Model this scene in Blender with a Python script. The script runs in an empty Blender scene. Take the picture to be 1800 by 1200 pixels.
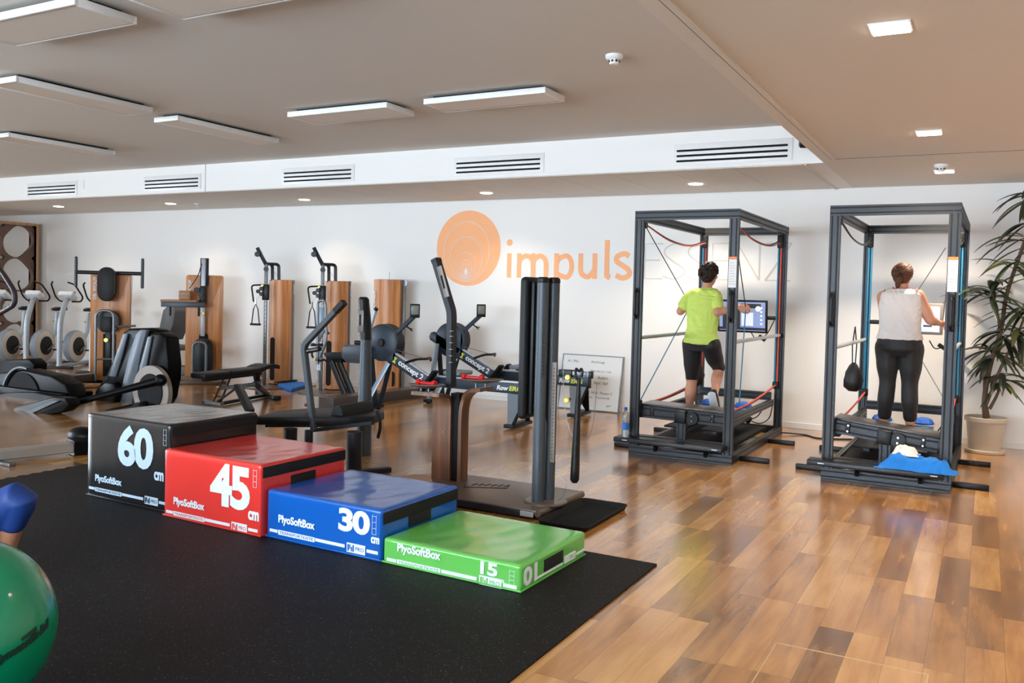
import bpy, bmesh, math, random
from mathutils import Vector, Matrix, Euler
random.seed(7)
S = bpy.context.scene
COL = S.collection

# ------------------------------------------------------------------ camera
CAM_H = 1.5342
def make_camera():
    yaw, pitch, roll = math.radians(28.5652), math.radians(-1.634), math.radians(1.4493)
    fw = Vector((-math.sin(yaw) * math.cos(pitch), math.cos(yaw) * math.cos(pitch), math.sin(pitch)))
    rt = Vector((math.cos(yaw), math.sin(yaw), 0))
    up = rt.cross(fw)
    r2 = rt * math.cos(roll) + up * math.sin(roll)
    u2 = -rt * math.sin(roll) + up * math.cos(roll)
    cd = bpy.data.cameras.new('camera')
    cam = bpy.data.objects.new('camera', cd); COL.objects.link(cam)
    m = Matrix((r2, u2, -fw)).transposed().to_4x4()
    m.translation = Vector((0, 0, CAM_H))
    cam.matrix_world = m
    cd.sensor_width = 36; cd.lens = 1528.5948 / 1800 * 36
    cd.shift_y = -44.1878 / 1800
    cd.clip_start = 0.05; cd.clip_end = 200
    S.camera = cam
    return r2, u2, fw
R_, U_, F_ = make_camera()
def _ray(px, py): return R_ * ((px - 900) / 1528.5948) - U_ * ((py - 600 + 44.1878) / 1528.5948) + F_
EYE = Vector((0, 0, CAM_H))
# surveying helpers: where the sight line of a photo pixel meets a known plane of the room
def PY(px, py, Y): d = _ray(px, py); return EYE + d * (Y / d.y)
def PX(px, py, X): d = _ray(px, py); return EYE + d * (X / d.x)
def PZ(px, py, Z=0.0): d = _ray(px, py); return EYE + d * ((Z - CAM_H) / d.z)

# ------------------------------------------------------------------ view, world, lights
S.view_settings.view_transform = 'Standard'
S.view_settings.look = 'None'
S.view_settings.gamma = 1.0
S.view_settings.use_curve_mapping = False
S.view_settings.exposure = 0.28
def lin(c):
    return tuple((v / 12.92 if v <= 0.04045 else ((v + 0.055) / 1.055) ** 2.4) for v in (x / 255 for x in c))
def kelvin(c): return lin(c)
W_ = bpy.data.worlds.new('sky'); S.world = W_; W_.use_nodes = True
W_.node_tree.nodes['Background'].inputs[0].default_value = (0.75, 0.88, 1.0, 1)
W_.node_tree.nodes['Background'].inputs[1].default_value = 1.2
def area(name, loc, target, sx, sy, power, color, spread=180):
    l = bpy.data.lights.new(name, 'AREA'); l.shape = 'RECTANGLE'; l.size = sx; l.size_y = sy
    l.energy = power; l.color = color; l.spread = math.radians(spread)
    o = bpy.data.objects.new(name, l); COL.objects.link(o); o.location = loc
    o.rotation_euler = (Vector(target) - Vector(loc)).to_track_quat('-Z', 'Y').to_euler()
    return o
DAY = (0.76, 0.88, 1.0); WARM = (1.0, 0.83, 0.64)
# daylight coming in through the window bands behind and to the left of the photographer
area('window_daylight_front', (-4.2, -3.9, 1.75), (-3.6, 4, .9), 10.5, 2.0, 620, DAY, 128)
area('window_daylight_left', (-19.3, 1.5, 1.75), (-10, 3.0, 1.2), 7.5, 2.0, 620, DAY, 140)

# ------------------------------------------------------------------ helpers
MW = {}
def mw(o): return MW.get(o.name, Matrix())
def tag(o, label=None, cat=None, group=None, kind=None):
    if label: o['label'] = label
    if cat: o['category'] = cat
    if group: o['group'] = group
    if kind: o['kind'] = kind
    return o
def thing(name, label, cat, loc=(0, 0, 0), rz=0.0, group=None):
    o = bpy.data.objects.new(name, None); COL.objects.link(o)
    o.location = loc; o.rotation_euler = (0, 0, rz); o.empty_display_size = 0.1
    MW[o.name] = Matrix.Translation(Vector(loc)) @ Matrix.Rotation(rz, 4, 'Z')
    return tag(o, label, cat, group)
def copy_tree(o, parent=None):
    c = o.copy(); COL.objects.link(c)
    if parent: c.parent = parent
    else: MW[c.name] = mw(o).copy()
    for ch in [k for k in bpy.data.objects if k.parent == o]: copy_tree(ch, c)
    return c
def fast_copy(o, parent=None):
    kids = KIDS.get(o.name, [])
    c = o.copy(); COL.objects.link(c)
    if parent: c.parent = parent
    KIDS[c.name] = [fast_copy(k, c) for k in kids]
    return c
KIDS = {}
def place(o, loc, rz=0.0, label=None):
    o.location = loc; o.rotation_euler = (0, 0, rz)
    MW[o.name] = Matrix.Translation(Vector(loc)) @ Matrix.Rotation(rz, 4, 'Z')
    if label: o['label'] = label
    return o
def frame_of(z, x=None):
    z = z.normalized(); a = Vector((0, 0, 1)) if abs(z.z) < 0.9 else Vector((0, 1, 0))
    if x is not None: a = x
    xx = a.cross(z)
    if xx.length < 1e-5: xx = Vector((1, 0, 0)).cross(z)
    xx.normalize(); return xx, z.cross(xx).normalized()
def smooth_path(pts, n=6, closed=False):
    P = [Vector(p) for p in pts]; out = []
    m = len(P)
    rng = range(m if closed else m - 1)
    for i in rng:
        p0 = P[(i - 1) % m] if (closed or i > 0) else P[0] * 2 - P[1]
        p1 = P[i]; p2 = P[(i + 1) % m]
        p3 = P[(i + 2) % m] if (closed or i + 2 < m) else P[-1] * 2 - P[-2]
        for k in range(n):
            t = k / n
            out.append(0.5 * ((2 * p1) + (p2 - p0) * t + (2 * p0 - 5 * p1 + 4 * p2 - p3) * t * t + (3 * p1 - p0 - 3 * p2 + p3) * t ** 3))
    if not closed: out.append(P[-1])
    return out
def round_path(pts, r, n=5):
    """polyline with rounded corners of radius r"""
    P = [Vector(p) for p in pts]; out = [P[0]]
    for i in range(1, len(P) - 1):
        a, b, c = P[i - 1], P[i], P[i + 1]
        u, v = (a - b), (c - b); d = min(r, u.length * .45, v.length * .45)
        A = b + u.normalized() * d; C = b + v.normalized() * d
        for k in range(n + 1):
            t = k / n; out.append(A * (1 - t) ** 2 + b * 2 * t * (1 - t) + C * t * t)
    out.append(P[-1]); return out
class B:
    """collects shapes in one mesh"""
    def __init__(s, M=None): s.bm = bmesh.new(); s.M = M or Matrix()
    def _v(s, p): return s.bm.verts.new(s.M @ Vector(p))
    def grid(s, rings, closed=True, cap=True):
        V = [[s._v(p) for p in r] for r in rings]
        n = len(V[0])
        for a, b in zip(V, V[1:]):
            for i in range(n if closed else n - 1):
                j = (i + 1) % n
                try: s.bm.faces.new((a[i], a[j], b[j], b[i]))
                except ValueError: pass
        if cap and closed:
            try: s.bm.faces.new(V[0][::-1]); s.bm.faces.new(V[-1])
            except ValueError: pass
        return V
    def box(s, c, size, rot=None, bev=0.0, seg=2):
        c = Vector(c); x, y, z = (v / 2 for v in size)
        R = rot if isinstance(rot, Matrix) else (Euler(rot).to_matrix() if rot else Matrix.Identity(3))
        t = bmesh.new()
        bmesh.ops.create_cube(t, size=1.0)
        for v in t.verts: v.co = Vector((v.co.x * 2 * x, v.co.y * 2 * y, v.co.z * 2 * z))
        if bev > 0:
            bmesh.ops.bevel(t, geom=t.edges[:], offset=min(bev, x * .95, y * .95, z * .95), segments=seg, profile=0.5, affect='EDGES')
        s._merge(t, Matrix.Translation(c) @ R.to_4x4()); return s
    def bb(s, x0, x1, y0, y1, z0, z1, bev=0.0, seg=2):
        return s.box(((x0 + x1) / 2, (y0 + y1) / 2, (z0 + z1) / 2), (abs(x1 - x0), abs(y1 - y0), abs(z1 - z0)), None, bev, seg)
    def _merge(s, t, T):
        T = s.M @ T; mp = {}
        for v in t.verts: mp[v] = s.bm.verts.new(T @ v.co)
        for f in t.faces:
            try: s.bm.faces.new([mp[v] for v in f.verts])
            except ValueError: pass
        t.free()
    def cyl(s, a, b, r, r2=None, seg=16, cap=True):
        a, b = Vector(a), Vector(b); r2 = r if r2 is None else r2
        xx, yy = frame_of(b - a)
        rings = [[c + (xx * math.cos(2 * math.pi * i / seg) + yy * math.sin(2 * math.pi * i / seg)) * q for i in range(seg)] for c, q in ((a, r), (b, r2))]
        s.grid(rings, True, cap); return s
    def lathe(s, prof, c=(0, 0, 0), axis=(0, 0, 1), seg=24, cap=True):
        """prof: (radius, height) pairs"""
        c = Vector(c); ax = Vector(axis).normalized(); xx, yy = frame_of(ax)
        s.grid([[c + ax * h + (xx * math.cos(2 * math.pi * i / seg) + yy * math.sin(2 * math.pi * i / seg)) * max(r, 1e-4) for i in range(seg)] for r, h in prof], True, cap); return s
    def tube(s, pts, r, seg=10, closed=False, flat=None, up=None, cap=True):
        """r: number, list of radii; flat=(w,h) rectangular section"""
        P = [Vector(p) for p in pts]; n = len(P); rings = []; px = None
        for i, p in enumerate(P):
            if closed: d = P[(i + 1) % n] - P[i - 1]
            else: d = P[min(i + 1, n - 1)] - P[max(i - 1, 0)]
            if d.length < 1e-9: d = Vector((0, 0, 1))
            d.normalize()
            if up is not None:
                x = Vector(up).cross(d)
                if x.length < 1e-4: x = px or frame_of(d)[0]
                x.normalize()
            elif px is None: x = frame_of(d)[0]
            else:
                x = px - d * px.dot(d)
                x = frame_of(d)[0] if x.length < 1e-5 else x.normalized()
            px = x; y = d.cross(x)
            k = r[i] if isinstance(r, (list, tuple)) else r
            if flat:
                w, h = flat[0] / 2, flat[1] / 2
                rings.append([p + x * a * w + y * b * h for a, b in ((1, .8), (.8, 1), (-.8, 1), (-1, .8), (-1, -.8), (-.8, -1), (.8, -1), (1, -.8))])
            else: rings.append([p + (x * math.cos(2 * math.pi * j / seg) + y * math.sin(2 * math.pi * j / seg)) * k for j in range(seg)])
        if closed: rings.append(rings[0]); s.grid(rings, True, False)
        else: s.grid(rings, True, cap)
        return s
    def ell(s, c, r, rot=None, seg=16, rings=10):
        c = Vector(c); R = (Euler(rot).to_matrix() if rot else Matrix.Identity(3))
        rr = r if hasattr(r, '__len__') else (r, r, r)
        t = bmesh.new(); bmesh.ops.create_uvsphere(t, u_segments=seg, v_segments=rings, radius=1)
        for v in t.verts: v.co = Vector((v.co.x * rr[0], v.co.y * rr[1], v.co.z * rr[2]))
        s._merge(t, Matrix.Translation(c) @ R.to_4x4()); return s
    def prism(s, poly, a, b=None, bev=0.0, T=None):
        """poly: 3D points in a plane, extruded by vector a"""
        t = bmesh.new(); a = Vector(a)
        v0 = [t.verts.new(Vector(p)) for p in poly]; v1 = [t.verts.new(Vector(p) + a) for p in poly]
        n = len(poly)
        t.faces.new(v0[::-1]); t.faces.new(v1)
        for i in range(n): t.faces.new((v0[i], v0[(i + 1) % n], v1[(i + 1) % n], v1[i]))
        if bev > 0: bmesh.ops.bevel(t, geom=t.edges[:], offset=bev, segments=2, profile=0.5, affect='EDGES', clamp_overlap=True)
        s._merge(t, T or Matrix()); return s
    def quad(s, *p):
        s.bm.faces.new([s._v(q) for q in p]); return s
    def build(s, name, mat, parent=None, label=None, smooth=35, local=False, mods=None, kind=None, cat=None, group=None):
        if parent is not None and not local: s.bm.transform(mw(parent).inverted())
        bmesh.ops.remove_doubles(s.bm, verts=s.bm.verts, dist=1e-6)
        bmesh.ops.recalc_face_normals(s.bm, faces=s.bm.faces)
        me = bpy.data.meshes.new(name); s.bm.to_mesh(me); s.bm.free()
        o = bpy.data.objects.new(name, me); COL.objects.link(o)
        if isinstance(mat, (list, tuple)):
            for m in mat: me.materials.append(m)
        else: me.materials.append(mat)
        if smooth:
            for p in me.polygons: p.use_smooth = True
            try: me.set_sharp_from_angle(angle=math.radians(smooth))
            except Exception: pass
        if parent is not None:
            o.parent = parent; MW[o.name] = mw(parent)
            KIDS.setdefault(parent.name, []).append(o)
        return tag(o, label, cat, group, kind)
def text_mesh(txt, size, depth=0.002, off=0.0, shear=0.0, align='LEFT', spacing=1.0):
    cu = bpy.data.curves.new('lettering', 'FONT'); cu.body = txt; cu.size = size; cu.extrude = depth; cu.offset = off
    cu.shear = shear; cu.align_x = align; cu.space_character = spacing; cu.resolution_u = 4
    o = bpy.data.objects.new('lettering', cu); COL.objects.link(o)
    dg = bpy.context.evaluated_depsgraph_get(); dg.update()
    me = bpy.data.meshes.new_from_object(o.evaluated_get(dg))
    bpy.data.objects.remove(o); bpy.data.curves.remove(cu)
    return me
def lettering(name, txt, mat, parent, origin, xdir, zdir, size, width=None, height=None, off=0.0, shear=0.0, depth=0.0015, spacing=1.0, label=None):
    """flat raised letters; origin = lower-left corner in world space, scaled to width/height when given"""
    me = text_mesh(txt, size, depth, off, shear, spacing=spacing)
    xs = [v.co.x for v in me.vertices]; ys = [v.co.y for v in me.vertices]
    x0, x1, y0, y1 = min(xs), max(xs), min(ys), max(ys)
    kx = width / (x1 - x0) if width else 1; ky = height / (y1 - y0) if height else kx
    if not width and height: kx = ky
    X = Vector(xdir).normalized(); Z = Vector(zdir).normalized(); N = X.cross(Z)
    inv = mw(parent).inverted() if parent is not None else Matrix()
    for v in me.vertices:
        v.co = inv @ (Vector(origin) + X * (v.co.x - x0) * kx + Z * (v.co.y - y0) * ky + N * v.co.z)
    me.name = name; me.materials.clear(); me.materials.append(mat)
    o = bpy.data.objects.new(name, me); COL.objects.link(o)
    if parent is not None:
        o.parent = parent; MW[o.name] = mw(parent); KIDS.setdefault(parent.name, []).append(o)
    if label: o['label'] = label
    return o

# ------------------------------------------------------------------ materials
MATS = {}
def mat(name, col, rough=0.5, metal=0.0, var=0.0, vscale=8.0, bump=0.0, bscale=60.0, spec=0.5, coat=0.0, cior=1.5, crough=.03, bdist=0.01, sheen=0.0, emit=None, estr=0.0, alpha=None, trans=0.0):
    if name in MATS: return MATS[name]
    m = bpy.data.materials.new(name); m.use_nodes = True; nt = m.node_tree; N = nt.nodes; L = nt.links
    b = N['Principled BSDF']; c = lin(col)
    b.inputs['Base Color'].default_value = (*c, 1); b.inputs['Roughness'].default_value = rough; b.inputs['Metallic'].default_value = metal
    b.inputs['Specular IOR Level'].default_value = spec; b.inputs['Coat Weight'].default_value = coat; b.inputs['Coat IOR'].default_value = cior; b.inputs['Coat Roughness'].default_value = crough
    if sheen: b.inputs['Sheen Weight'].default_value = sheen
    if trans: b.inputs['Transmission Weight'].default_value = trans
    if emit: b.inputs['Emission Color'].default_value = (*lin(emit), 1); b.inputs['Emission Strength'].default_value = estr
    tc = N.new('ShaderNodeTexCoord')
    if var > 0:
        n = N.new('ShaderNodeTexNoise'); n.inputs['Scale'].default_value = vscale; n.inputs['Detail'].default_value = 4
        r = N.new('ShaderNodeMapRange'); r.inputs['To Min'].default_value = 1 - var; r.inputs['To Max'].default_value = 1 + var
        mx = N.new('ShaderNodeMix'); mx.data_type = 'RGBA'; mx.blend_type = 'MULTIPLY'; mx.inputs[0].default_value = 1
        L.new(tc.outputs['Object'], n.inputs['Vector']); L.new(n.outputs['Fac'], r.inputs['Value'])
        mx.inputs[6].default_value = (*c, 1); L.new(r.outputs[0], mx.inputs[7]); L.new(mx.outputs[2], b.inputs['Base Color'])
    if bump > 0:
        n2 = N.new('ShaderNodeTexNoise'); n2.inputs['Scale'].default_value = bscale; n2.inputs['Detail'].default_value = 3
        bp = N.new('ShaderNodeBump'); bp.inputs['Strength'].default_value = bump; bp.inputs['Distance'].default_value = bdist
        L.new(tc.outputs['Object'], n2.inputs['Vector']); L.new(n2.outputs['Fac'], bp.inputs['Height']); L.new(bp.outputs[0], b.inputs['Normal'])
    MATS[name] = m; return m
def wood(name, c1, c2, rough=0.4, axis=2, scale=1.0, coat=0.0):
    if name in MATS: return MATS[name]
    m = bpy.data.materials.new(name); m.use_nodes = True; nt = m.node_tree; N = nt.nodes; L = nt.links
    b = N['Principled BSDF']; b.inputs['Roughness'].default_value = rough; b.inputs['Coat Weight'].default_value = coat
    tc = N.new('ShaderNodeTexCoord'); mp = N.new('ShaderNodeMapping')
    sc = [22 * scale] * 3; sc[axis] = 1.2 * scale; mp.inputs['Scale'].default_value = sc
    n = N.new('ShaderNodeTexNoise'); n.inputs['Scale'].default_value = 1; n.inputs['Detail'].default_value = 6; n.inputs['Distortion'].default_value = 0.6
    cr = N.new('ShaderNodeValToRGB'); cr.color_ramp.elements[0].position = 0.3; cr.color_ramp.elements[1].position = 0.72
    cr.color_ramp.elements[0].color = (*lin(c1), 1); cr.color_ramp.elements[1].color = (*lin(c2), 1)
    L.new(tc.outputs['Object'], mp.inputs[0]); L.new(mp.outputs[0], n.inputs['Vector']); L.new(n.outputs['Fac'], cr.inputs[0]); L.new(cr.outputs[0], b.inputs['Base Color'])
    MATS[name] = m; return m
def floor_material():
    m = bpy.data.materials.new('oak_plank_floor'); m.use_nodes = True; nt = m.node_tree; N = nt.nodes; L = nt.links
    b = N['Principled BSDF']
    def math_(op, a, bb=None, c=None):
        n = N.new('ShaderNodeMath'); n.operation = op
        for i, v in enumerate((a, bb, c)):
            if v is None: continue
            if isinstance(v, (int, float)): n.inputs[i].default_value = v
            else: L.new(v, n.inputs[i])
        return n.outputs[0]
    tc = N.new('ShaderNodeTexCoord'); sp = N.new('ShaderNodeSeparateXYZ'); L.new(tc.outputs['Object'], sp.inputs[0])
    PW, PL = 0.152, 0.92
    xs = math_('DIVIDE', math_('ADD', sp.outputs[0], 40.761), PW); row = math_('FLOOR', xs); fx = math_('FRACT', xs)
    wr = N.new('ShaderNodeTexWhiteNoise'); wr.noise_dimensions = '1D'; L.new(row, wr.inputs['W'])
    ys = math_('DIVIDE', math_('ADD', math_('ADD', sp.outputs[1], 40.0), math_('MULTIPLY', wr.outputs[0], PL)), PL); colr = math_('FLOOR', ys); fy = math_('FRACT', ys)
    cb = N.new('ShaderNodeCombineXYZ'); L.new(row, cb.inputs[0]); L.new(colr, cb.inputs[1])
    wn = N.new('ShaderNodeTexWhiteNoise'); wn.noise_dimensions = '3D'; L.new(cb.outputs[0], wn.inputs['Vector'])
    # grain, stretched along the plank
    mp = N.new('ShaderNodeMapping'); mp.inputs['Scale'].default_value = (16, 1.6, 1)
    off = N.new('ShaderNodeVectorMath'); off.operation = 'MULTIPLY_ADD'; L.new(wn.outputs['Color'], off.inputs[0]); off.inputs[1].default_value = (9, 9, 9); L.new(tc.outputs['Object'], off.inputs[2])
    L.new(off.outputs[0], mp.inputs[0])
    g = N.new('ShaderNodeTexNoise'); g.inputs['Scale'].default_value = 1; g.inputs['Detail'].default_value = 8; g.inputs['Roughness'].default_value = 0.62; g.inputs['Distortion'].default_value = 0.8; L.new(mp.outputs[0], g.inputs['Vector'])
    mp2 = N.new('ShaderNodeMapping'); mp2.inputs['Scale'].default_value = (5, 1.6, 1); L.new(off.outputs[0], mp2.inputs[0])
    g2 = N.new('ShaderNodeTexNoise'); g2.inputs['Scale'].default_value = 1; g2.inputs['Detail'].default_value = 3; L.new(mp2.outputs[0], g2.inputs['Vector'])
    v = math_('ADD', math_('MULTIPLY', wn.outputs[0], 0.34), math_('ADD', math_('MULTIPLY', g.outputs[0], 0.45), math_('MULTIPLY', g2.outputs[0], 0.45)))
    cr = N.new('ShaderNodeValToRGB'); e = cr.color_ramp.elements
    e[0].position = 0.36; e[0].color = (*lin(FLOOR_C[0]), 1); e[1].position = 0.95; e[1].color = (*lin(FLOOR_C[2]), 1)
    e2 = cr.color_ramp.elements.new(0.66); e2.color = (*lin(FLOOR_C[1]), 1)
    L.new(v, cr.inputs[0])
    dx = math_('MINIMUM', fx, math_('SUBTRACT', 1, fx)); dy = math_('MULTIPLY', math_('MINIMUM', fy, math_('SUBTRACT', 1, fy)), PL / PW)
    seam = math_('LESS_THAN', math_('MINIMUM', dx, dy), 0.009)
    mx = N.new('ShaderNodeMix'); mx.data_type = 'RGBA'; L.new(math_('MULTIPLY', seam, 0.45), mx.inputs[0]); L.new(cr.outputs[0], mx.inputs[6]); mx.inputs[7].default_value = (*lin((70, 50, 34)), 1)
    L.new(mx.outputs[2], b.inputs['Base Color'])
    rr = N.new('ShaderNodeMapRange'); rr.inputs['To Min'].default_value = 0.16; rr.inputs['To Max'].default_value = 0.32; b.inputs['Specular IOR Level'].default_value = 0.6; b.inputs['Coat Weight'].default_value = 0.8; b.inputs['Coat IOR'].default_value = 1.5; b.inputs['Coat Roughness'].default_value = 0.17; L.new(g.outputs[0], rr.inputs['Value']); L.new(rr.outputs[0], b.inputs['Roughness'])
    bp = N.new('ShaderNodeBump'); bp.inputs['Strength'].default_value = 0.06; bp.inputs['Distance'].default_value = 0.003; L.new(math_('SUBTRACT', g.outputs[0], seam), bp.inputs['Height']); L.new(bp.outputs[0], b.inputs['Normal'])
    return m
def rubber_floor_material():
    m = bpy.data.materials.new('speckled_rubber'); m.use_nodes = True; nt = m.node_tree; N = nt.nodes; L = nt.links
    b = N['Principled BSDF']; b.inputs['Roughness'].default_value = 0.62; b.inputs['Specular IOR Level'].default_value = 0.18
    tc = N.new('ShaderNodeTexCoord')
    n = N.new('ShaderNodeTexNoise'); n.inputs['Scale'].default_value = 130; n.inputs['Detail'].default_value = 2; L.new(tc.outputs['Object'], n.inputs['Vector'])
    cr = N.new('ShaderNodeValToRGB'); e = cr.color_ramp.elements; e[0].position = 0.66; e[0].color = (*lin((17, 16, 16)), 1); e[1].position = 0.72; e[1].color = (*lin((100, 104, 108)), 1)
    L.new(n.outputs['Fac'], cr.inputs[0])
    n2 = N.new('ShaderNodeTexNoise'); n2.inputs['Scale'].default_value = 2.2; n2.inputs['Detail'].default_value = 5; L.new(tc.outputs['Object'], n2.inputs['Vector'])
    r = N.new('ShaderNodeMapRange'); r.inputs['To Min'].default_value = 0.75; r.inputs['To Max'].default_value = 1.3; L.new(n2.outputs['Fac'], r.inputs['Value'])
    mx = N.new('ShaderNodeMix'); mx.data_type = 'RGBA'; mx.blend_type = 'MULTIPLY'; mx.inputs[0].default_value = 1; L.new(cr.outputs[0], mx.inputs[6]); L.new(r.outputs[0], mx.inputs[7]); L.new(mx.outputs[2], b.inputs['Base Color'])
    bp = N.new('ShaderNodeBump'); bp.inputs['Strength'].default_value = 0.3; bp.inputs['Distance'].default_value = 0.003; L.new(n.outputs['Fac'], bp.inputs['Height']); L.new(bp.outputs[0], b.inputs['Normal'])
    return m
FLOOR_C = ((112, 74, 36), (182, 129, 70), (220, 172, 106))
M_wall = mat('painted_wall', (236, 236, 234), 0.85, bump=0.03, bscale=200)
M_ceil = mat('ceiling_plaster', (212, 209, 202), 0.9, bump=0.02, bscale=150)
M_panel = mat('ceiling_panel', (220, 216, 208), 0.8)
M_white = mat('white_enamel', (228, 229, 228), 0.4)
M_steel = mat('brushed_steel', (120, 124, 128), 0.42, 0.75)
M_silver = mat('silver_paint', (176, 184, 192), 0.42, 0.35)
M_grey = mat('anthracite_powder_coat', (70, 76, 82), 0.42, 0.3, spec=.35)
M_greyd = mat('dark_grey_metal', (40, 42, 45), 0.42, 0.3, spec=.3)
M_black = mat('black_plastic', (15, 15, 17), 0.42, spec=.28)
M_blackm = mat('matt_black', (11, 11, 12), 0.7, spec=.2)
M_uph = mat('black_upholstery', (17, 18, 21), 0.5, spec=.3, bump=0.08, bscale=300)
M_rubber = mat('black_rubber', (18, 17, 17), 0.75, spec=.3)
M_slot = mat('dark_slot', (8, 8, 9), 0.9)
M_chrome = mat('chrome', (210, 212, 215), 0.12, 1.0)
M_red = mat('red_vinyl', (190, 24, 30), 0.35)
M_wood = wood('cherry_veneer', (168, 104, 56), (218, 152, 94), 0.38, 2)
M_woodx = wood('oak_veneer', (150, 108, 76), (192, 148, 110), 0.45, 0)
M_walnut = wood('walnut_veneer', (76, 48, 32), (128, 86, 58), 0.4, 2)
# ------------------------------------------------------------------ the room
WY, ZT, ZC, SY, SX = 10.6377, 2.8182, 3.192, 8.6054, -1.3873
XL, XR, YF = -19.5, 3.2, -4.0
def struct(b, name, m, label=None): return b.build(name, m, kind='structure', smooth=0)
b = B(); b.bb(XL, XR, YF, WY + .2, -.12, 0); struct(b, 'floor', floor_material())
b = B(); b.bb(XL - .2, XR + .2, WY, WY + .2, 0, ZT + .02); struct(b, 'wall_back', M_wall)
b = B(); b.bb(XR, XR + .2, YF, WY + .2, 0, 3.4); struct(b, 'wall_right', M_wall)
def holed(name, axis, at, th, a0, a1, holes, zl, zh, ztop):
    b = B(); cur = a0
    def seg(u0, u1, z0, z1):
        if axis == 'x': b.bb(u0, u1, at, at + th, z0, z1)
        else: b.bb(at, at + th, u0, u1, z0, z1)
    for h0, h1 in holes:
        seg(cur, h0, 0, ztop); seg(h0, h1, 0, zl); seg(h0, h1, zh, ztop); cur = h1
    seg(cur, a1, 0, ztop); struct(b, name, M_wall)
fh = [(-9.6, -6.2), (-5.9, -2.5), (-2.2, 1.2)]; lh = [(-2.3, 1.4), (1.7, 5.3)]
holed('wall_front', 'x', YF - .2, .2, XL - .2, XR + .2, fh, .7, 2.8, 3.4)
holed('wall_left', 'y', XL - .2, .2, YF, WY + .2, lh, .7, 2.8, 3.4)
M_glass = mat('window_glass', (235, 240, 242), 0.02, trans=1.0)
k = 1
for hs, ax in ((fh, 'x'), (lh, 'y')):
    for h0, h1 in hs:
        r = bpy.data.objects.new('window_%d' % k, None); COL.objects.link(r); tag(r, kind='structure')
        b = B()
        def sg(u0, u1, z0, z1):
            if ax == 'x': b.bb(u0, u1, YF - .14, YF - .06, z0, z1)
            else: b.bb(XL - .14, XL - .06, u0, u1, z0, z1)
        mid = (h0 + h1) / 2
        for u in (h0 + .03, mid, h1 - .03): sg(u - .03, u + .03, .7, 2.8)
        sg(h0, h1, .7, .76); sg(h0, h1, 2.74, 2.8)
        b.build('window_frame', M_white, r, smooth=0)
        b = B()
        if ax == 'x': b.bb(h0, h1, YF - .11, YF - .1, .72, 2.78)
        else: b.bb(XL - .11, XL - .1, h0, h1, .72, 2.78)
        b.build('window_pane', M_glass, r, smooth=0)
        k += 1
# high ceiling, low ceiling on the right, bulkhead with the air outlets along the back
b = B(); b.bb(XL, SX + .05, YF, SY + .05, ZC, ZC + .2); struct(b, 'ceiling', M_ceil)
b = B(); b.bb(SX, XR, YF, WY, ZT, ZC + .2); struct(b, 'ceiling_low', M_panel)
b = B(); b.bb(XL, SX, SY, WY, ZT, ZC + .2); struct(b, 'wall_bulkhead', M_wall)
# white plaster skin of the bulkhead face stays wall coloured, its underside is panelled
b = B()
for i in range(27):
    x1 = SX - .2 - i * .665
    if x1 < XL + .7: break
    b.bb(x1 - .661, x1, SY + .03, WY - .004, ZT - .006, ZT + .001)
struct(b, 'ceiling_panel_strip', M_panel)
# shadow gap trims in the low ceiling
b = B(); b.bb(SX + .105, SX + .135, -2, 8.43, ZT - .014, ZT + .001, .003); struct(b, 'trim_1', M_panel)
b = B(); b.bb(SX + .09, SX + .1, -2, 8.43, ZT - .002, ZT + .001); b.bb(SX + .13, XR, 8.41, 8.416, ZT - .002, ZT + .001); struct(b, 'trim_2', M_greyd)
b = B(); b.bb(SX - .185, SX - .165, SY + .03, WY - .01, ZT - .012, ZT + .001, .003); struct(b, 'trim_3', M_panel)
b = B(); b.bb(XL, SX - .18, WY - .02, WY - .002, ZT - .016, ZT + .001); struct(b, 'trim_4', M_white)
b = B(); b.bb(XL, XR, WY - .014, WY, 0, .07, .003); struct(b, 'baseboard_back', M_white)
# joint lines in the bulkhead face and its small access hatch
b = B(); b.bb(-9.6, -9.592, SY - .001, SY + .01, ZT, ZC); struct(b, 'trim_5', M_greyd)
b = B(); b.bb(-12.36, -12.22, SY - .006, SY, 2.94, 3.08, .002); struct(b, 'trim_6', M_wall)
# floor hatch frame
b = B(); y0, x0 = 3.95, -.765
b.bb(x0 - .003, x0 + .003, y0 - 1.1, y0, -.004, .0012); b.bb(x0, x0 + .61, y0 - .003, y0 + .003, -.004, .0012); b.bb(x0 + .607, x0 + .613, y0 - 1.1, y0, -.004, .0012)
struct(b, 'trim_7', mat('brass_brown_trim', (196, 166, 126), .45, .2))
# rubber mat (interlocking edge on its left)
pts = []
mx0, mx1, my1 = -6.52, -1.5877, 4.7127
b = B()
poly = [(mx1, -2.5, 0), (mx1, my1, 0), (mx0, my1, 0)]
y = my1; i = 0
while y > -2.3:
    for t in range(8):
        a = t / 8 * 2 * math.pi
        poly.append((mx0 - .014 * math.sin(a) - .012, y - t * .0125, 0))
    y -= .1
poly.append((mx0, -2.5, 0))
b.prism([(p[0], p[1], 0.0) for p in poly], (0, 0, .01))
o = b.build('rubber_floor_mat', rubber_floor_material(), smooth=0)
tag(o, 'large black speckled rubber mat on the wooden floor under the four plyo boxes', 'mat')

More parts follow.
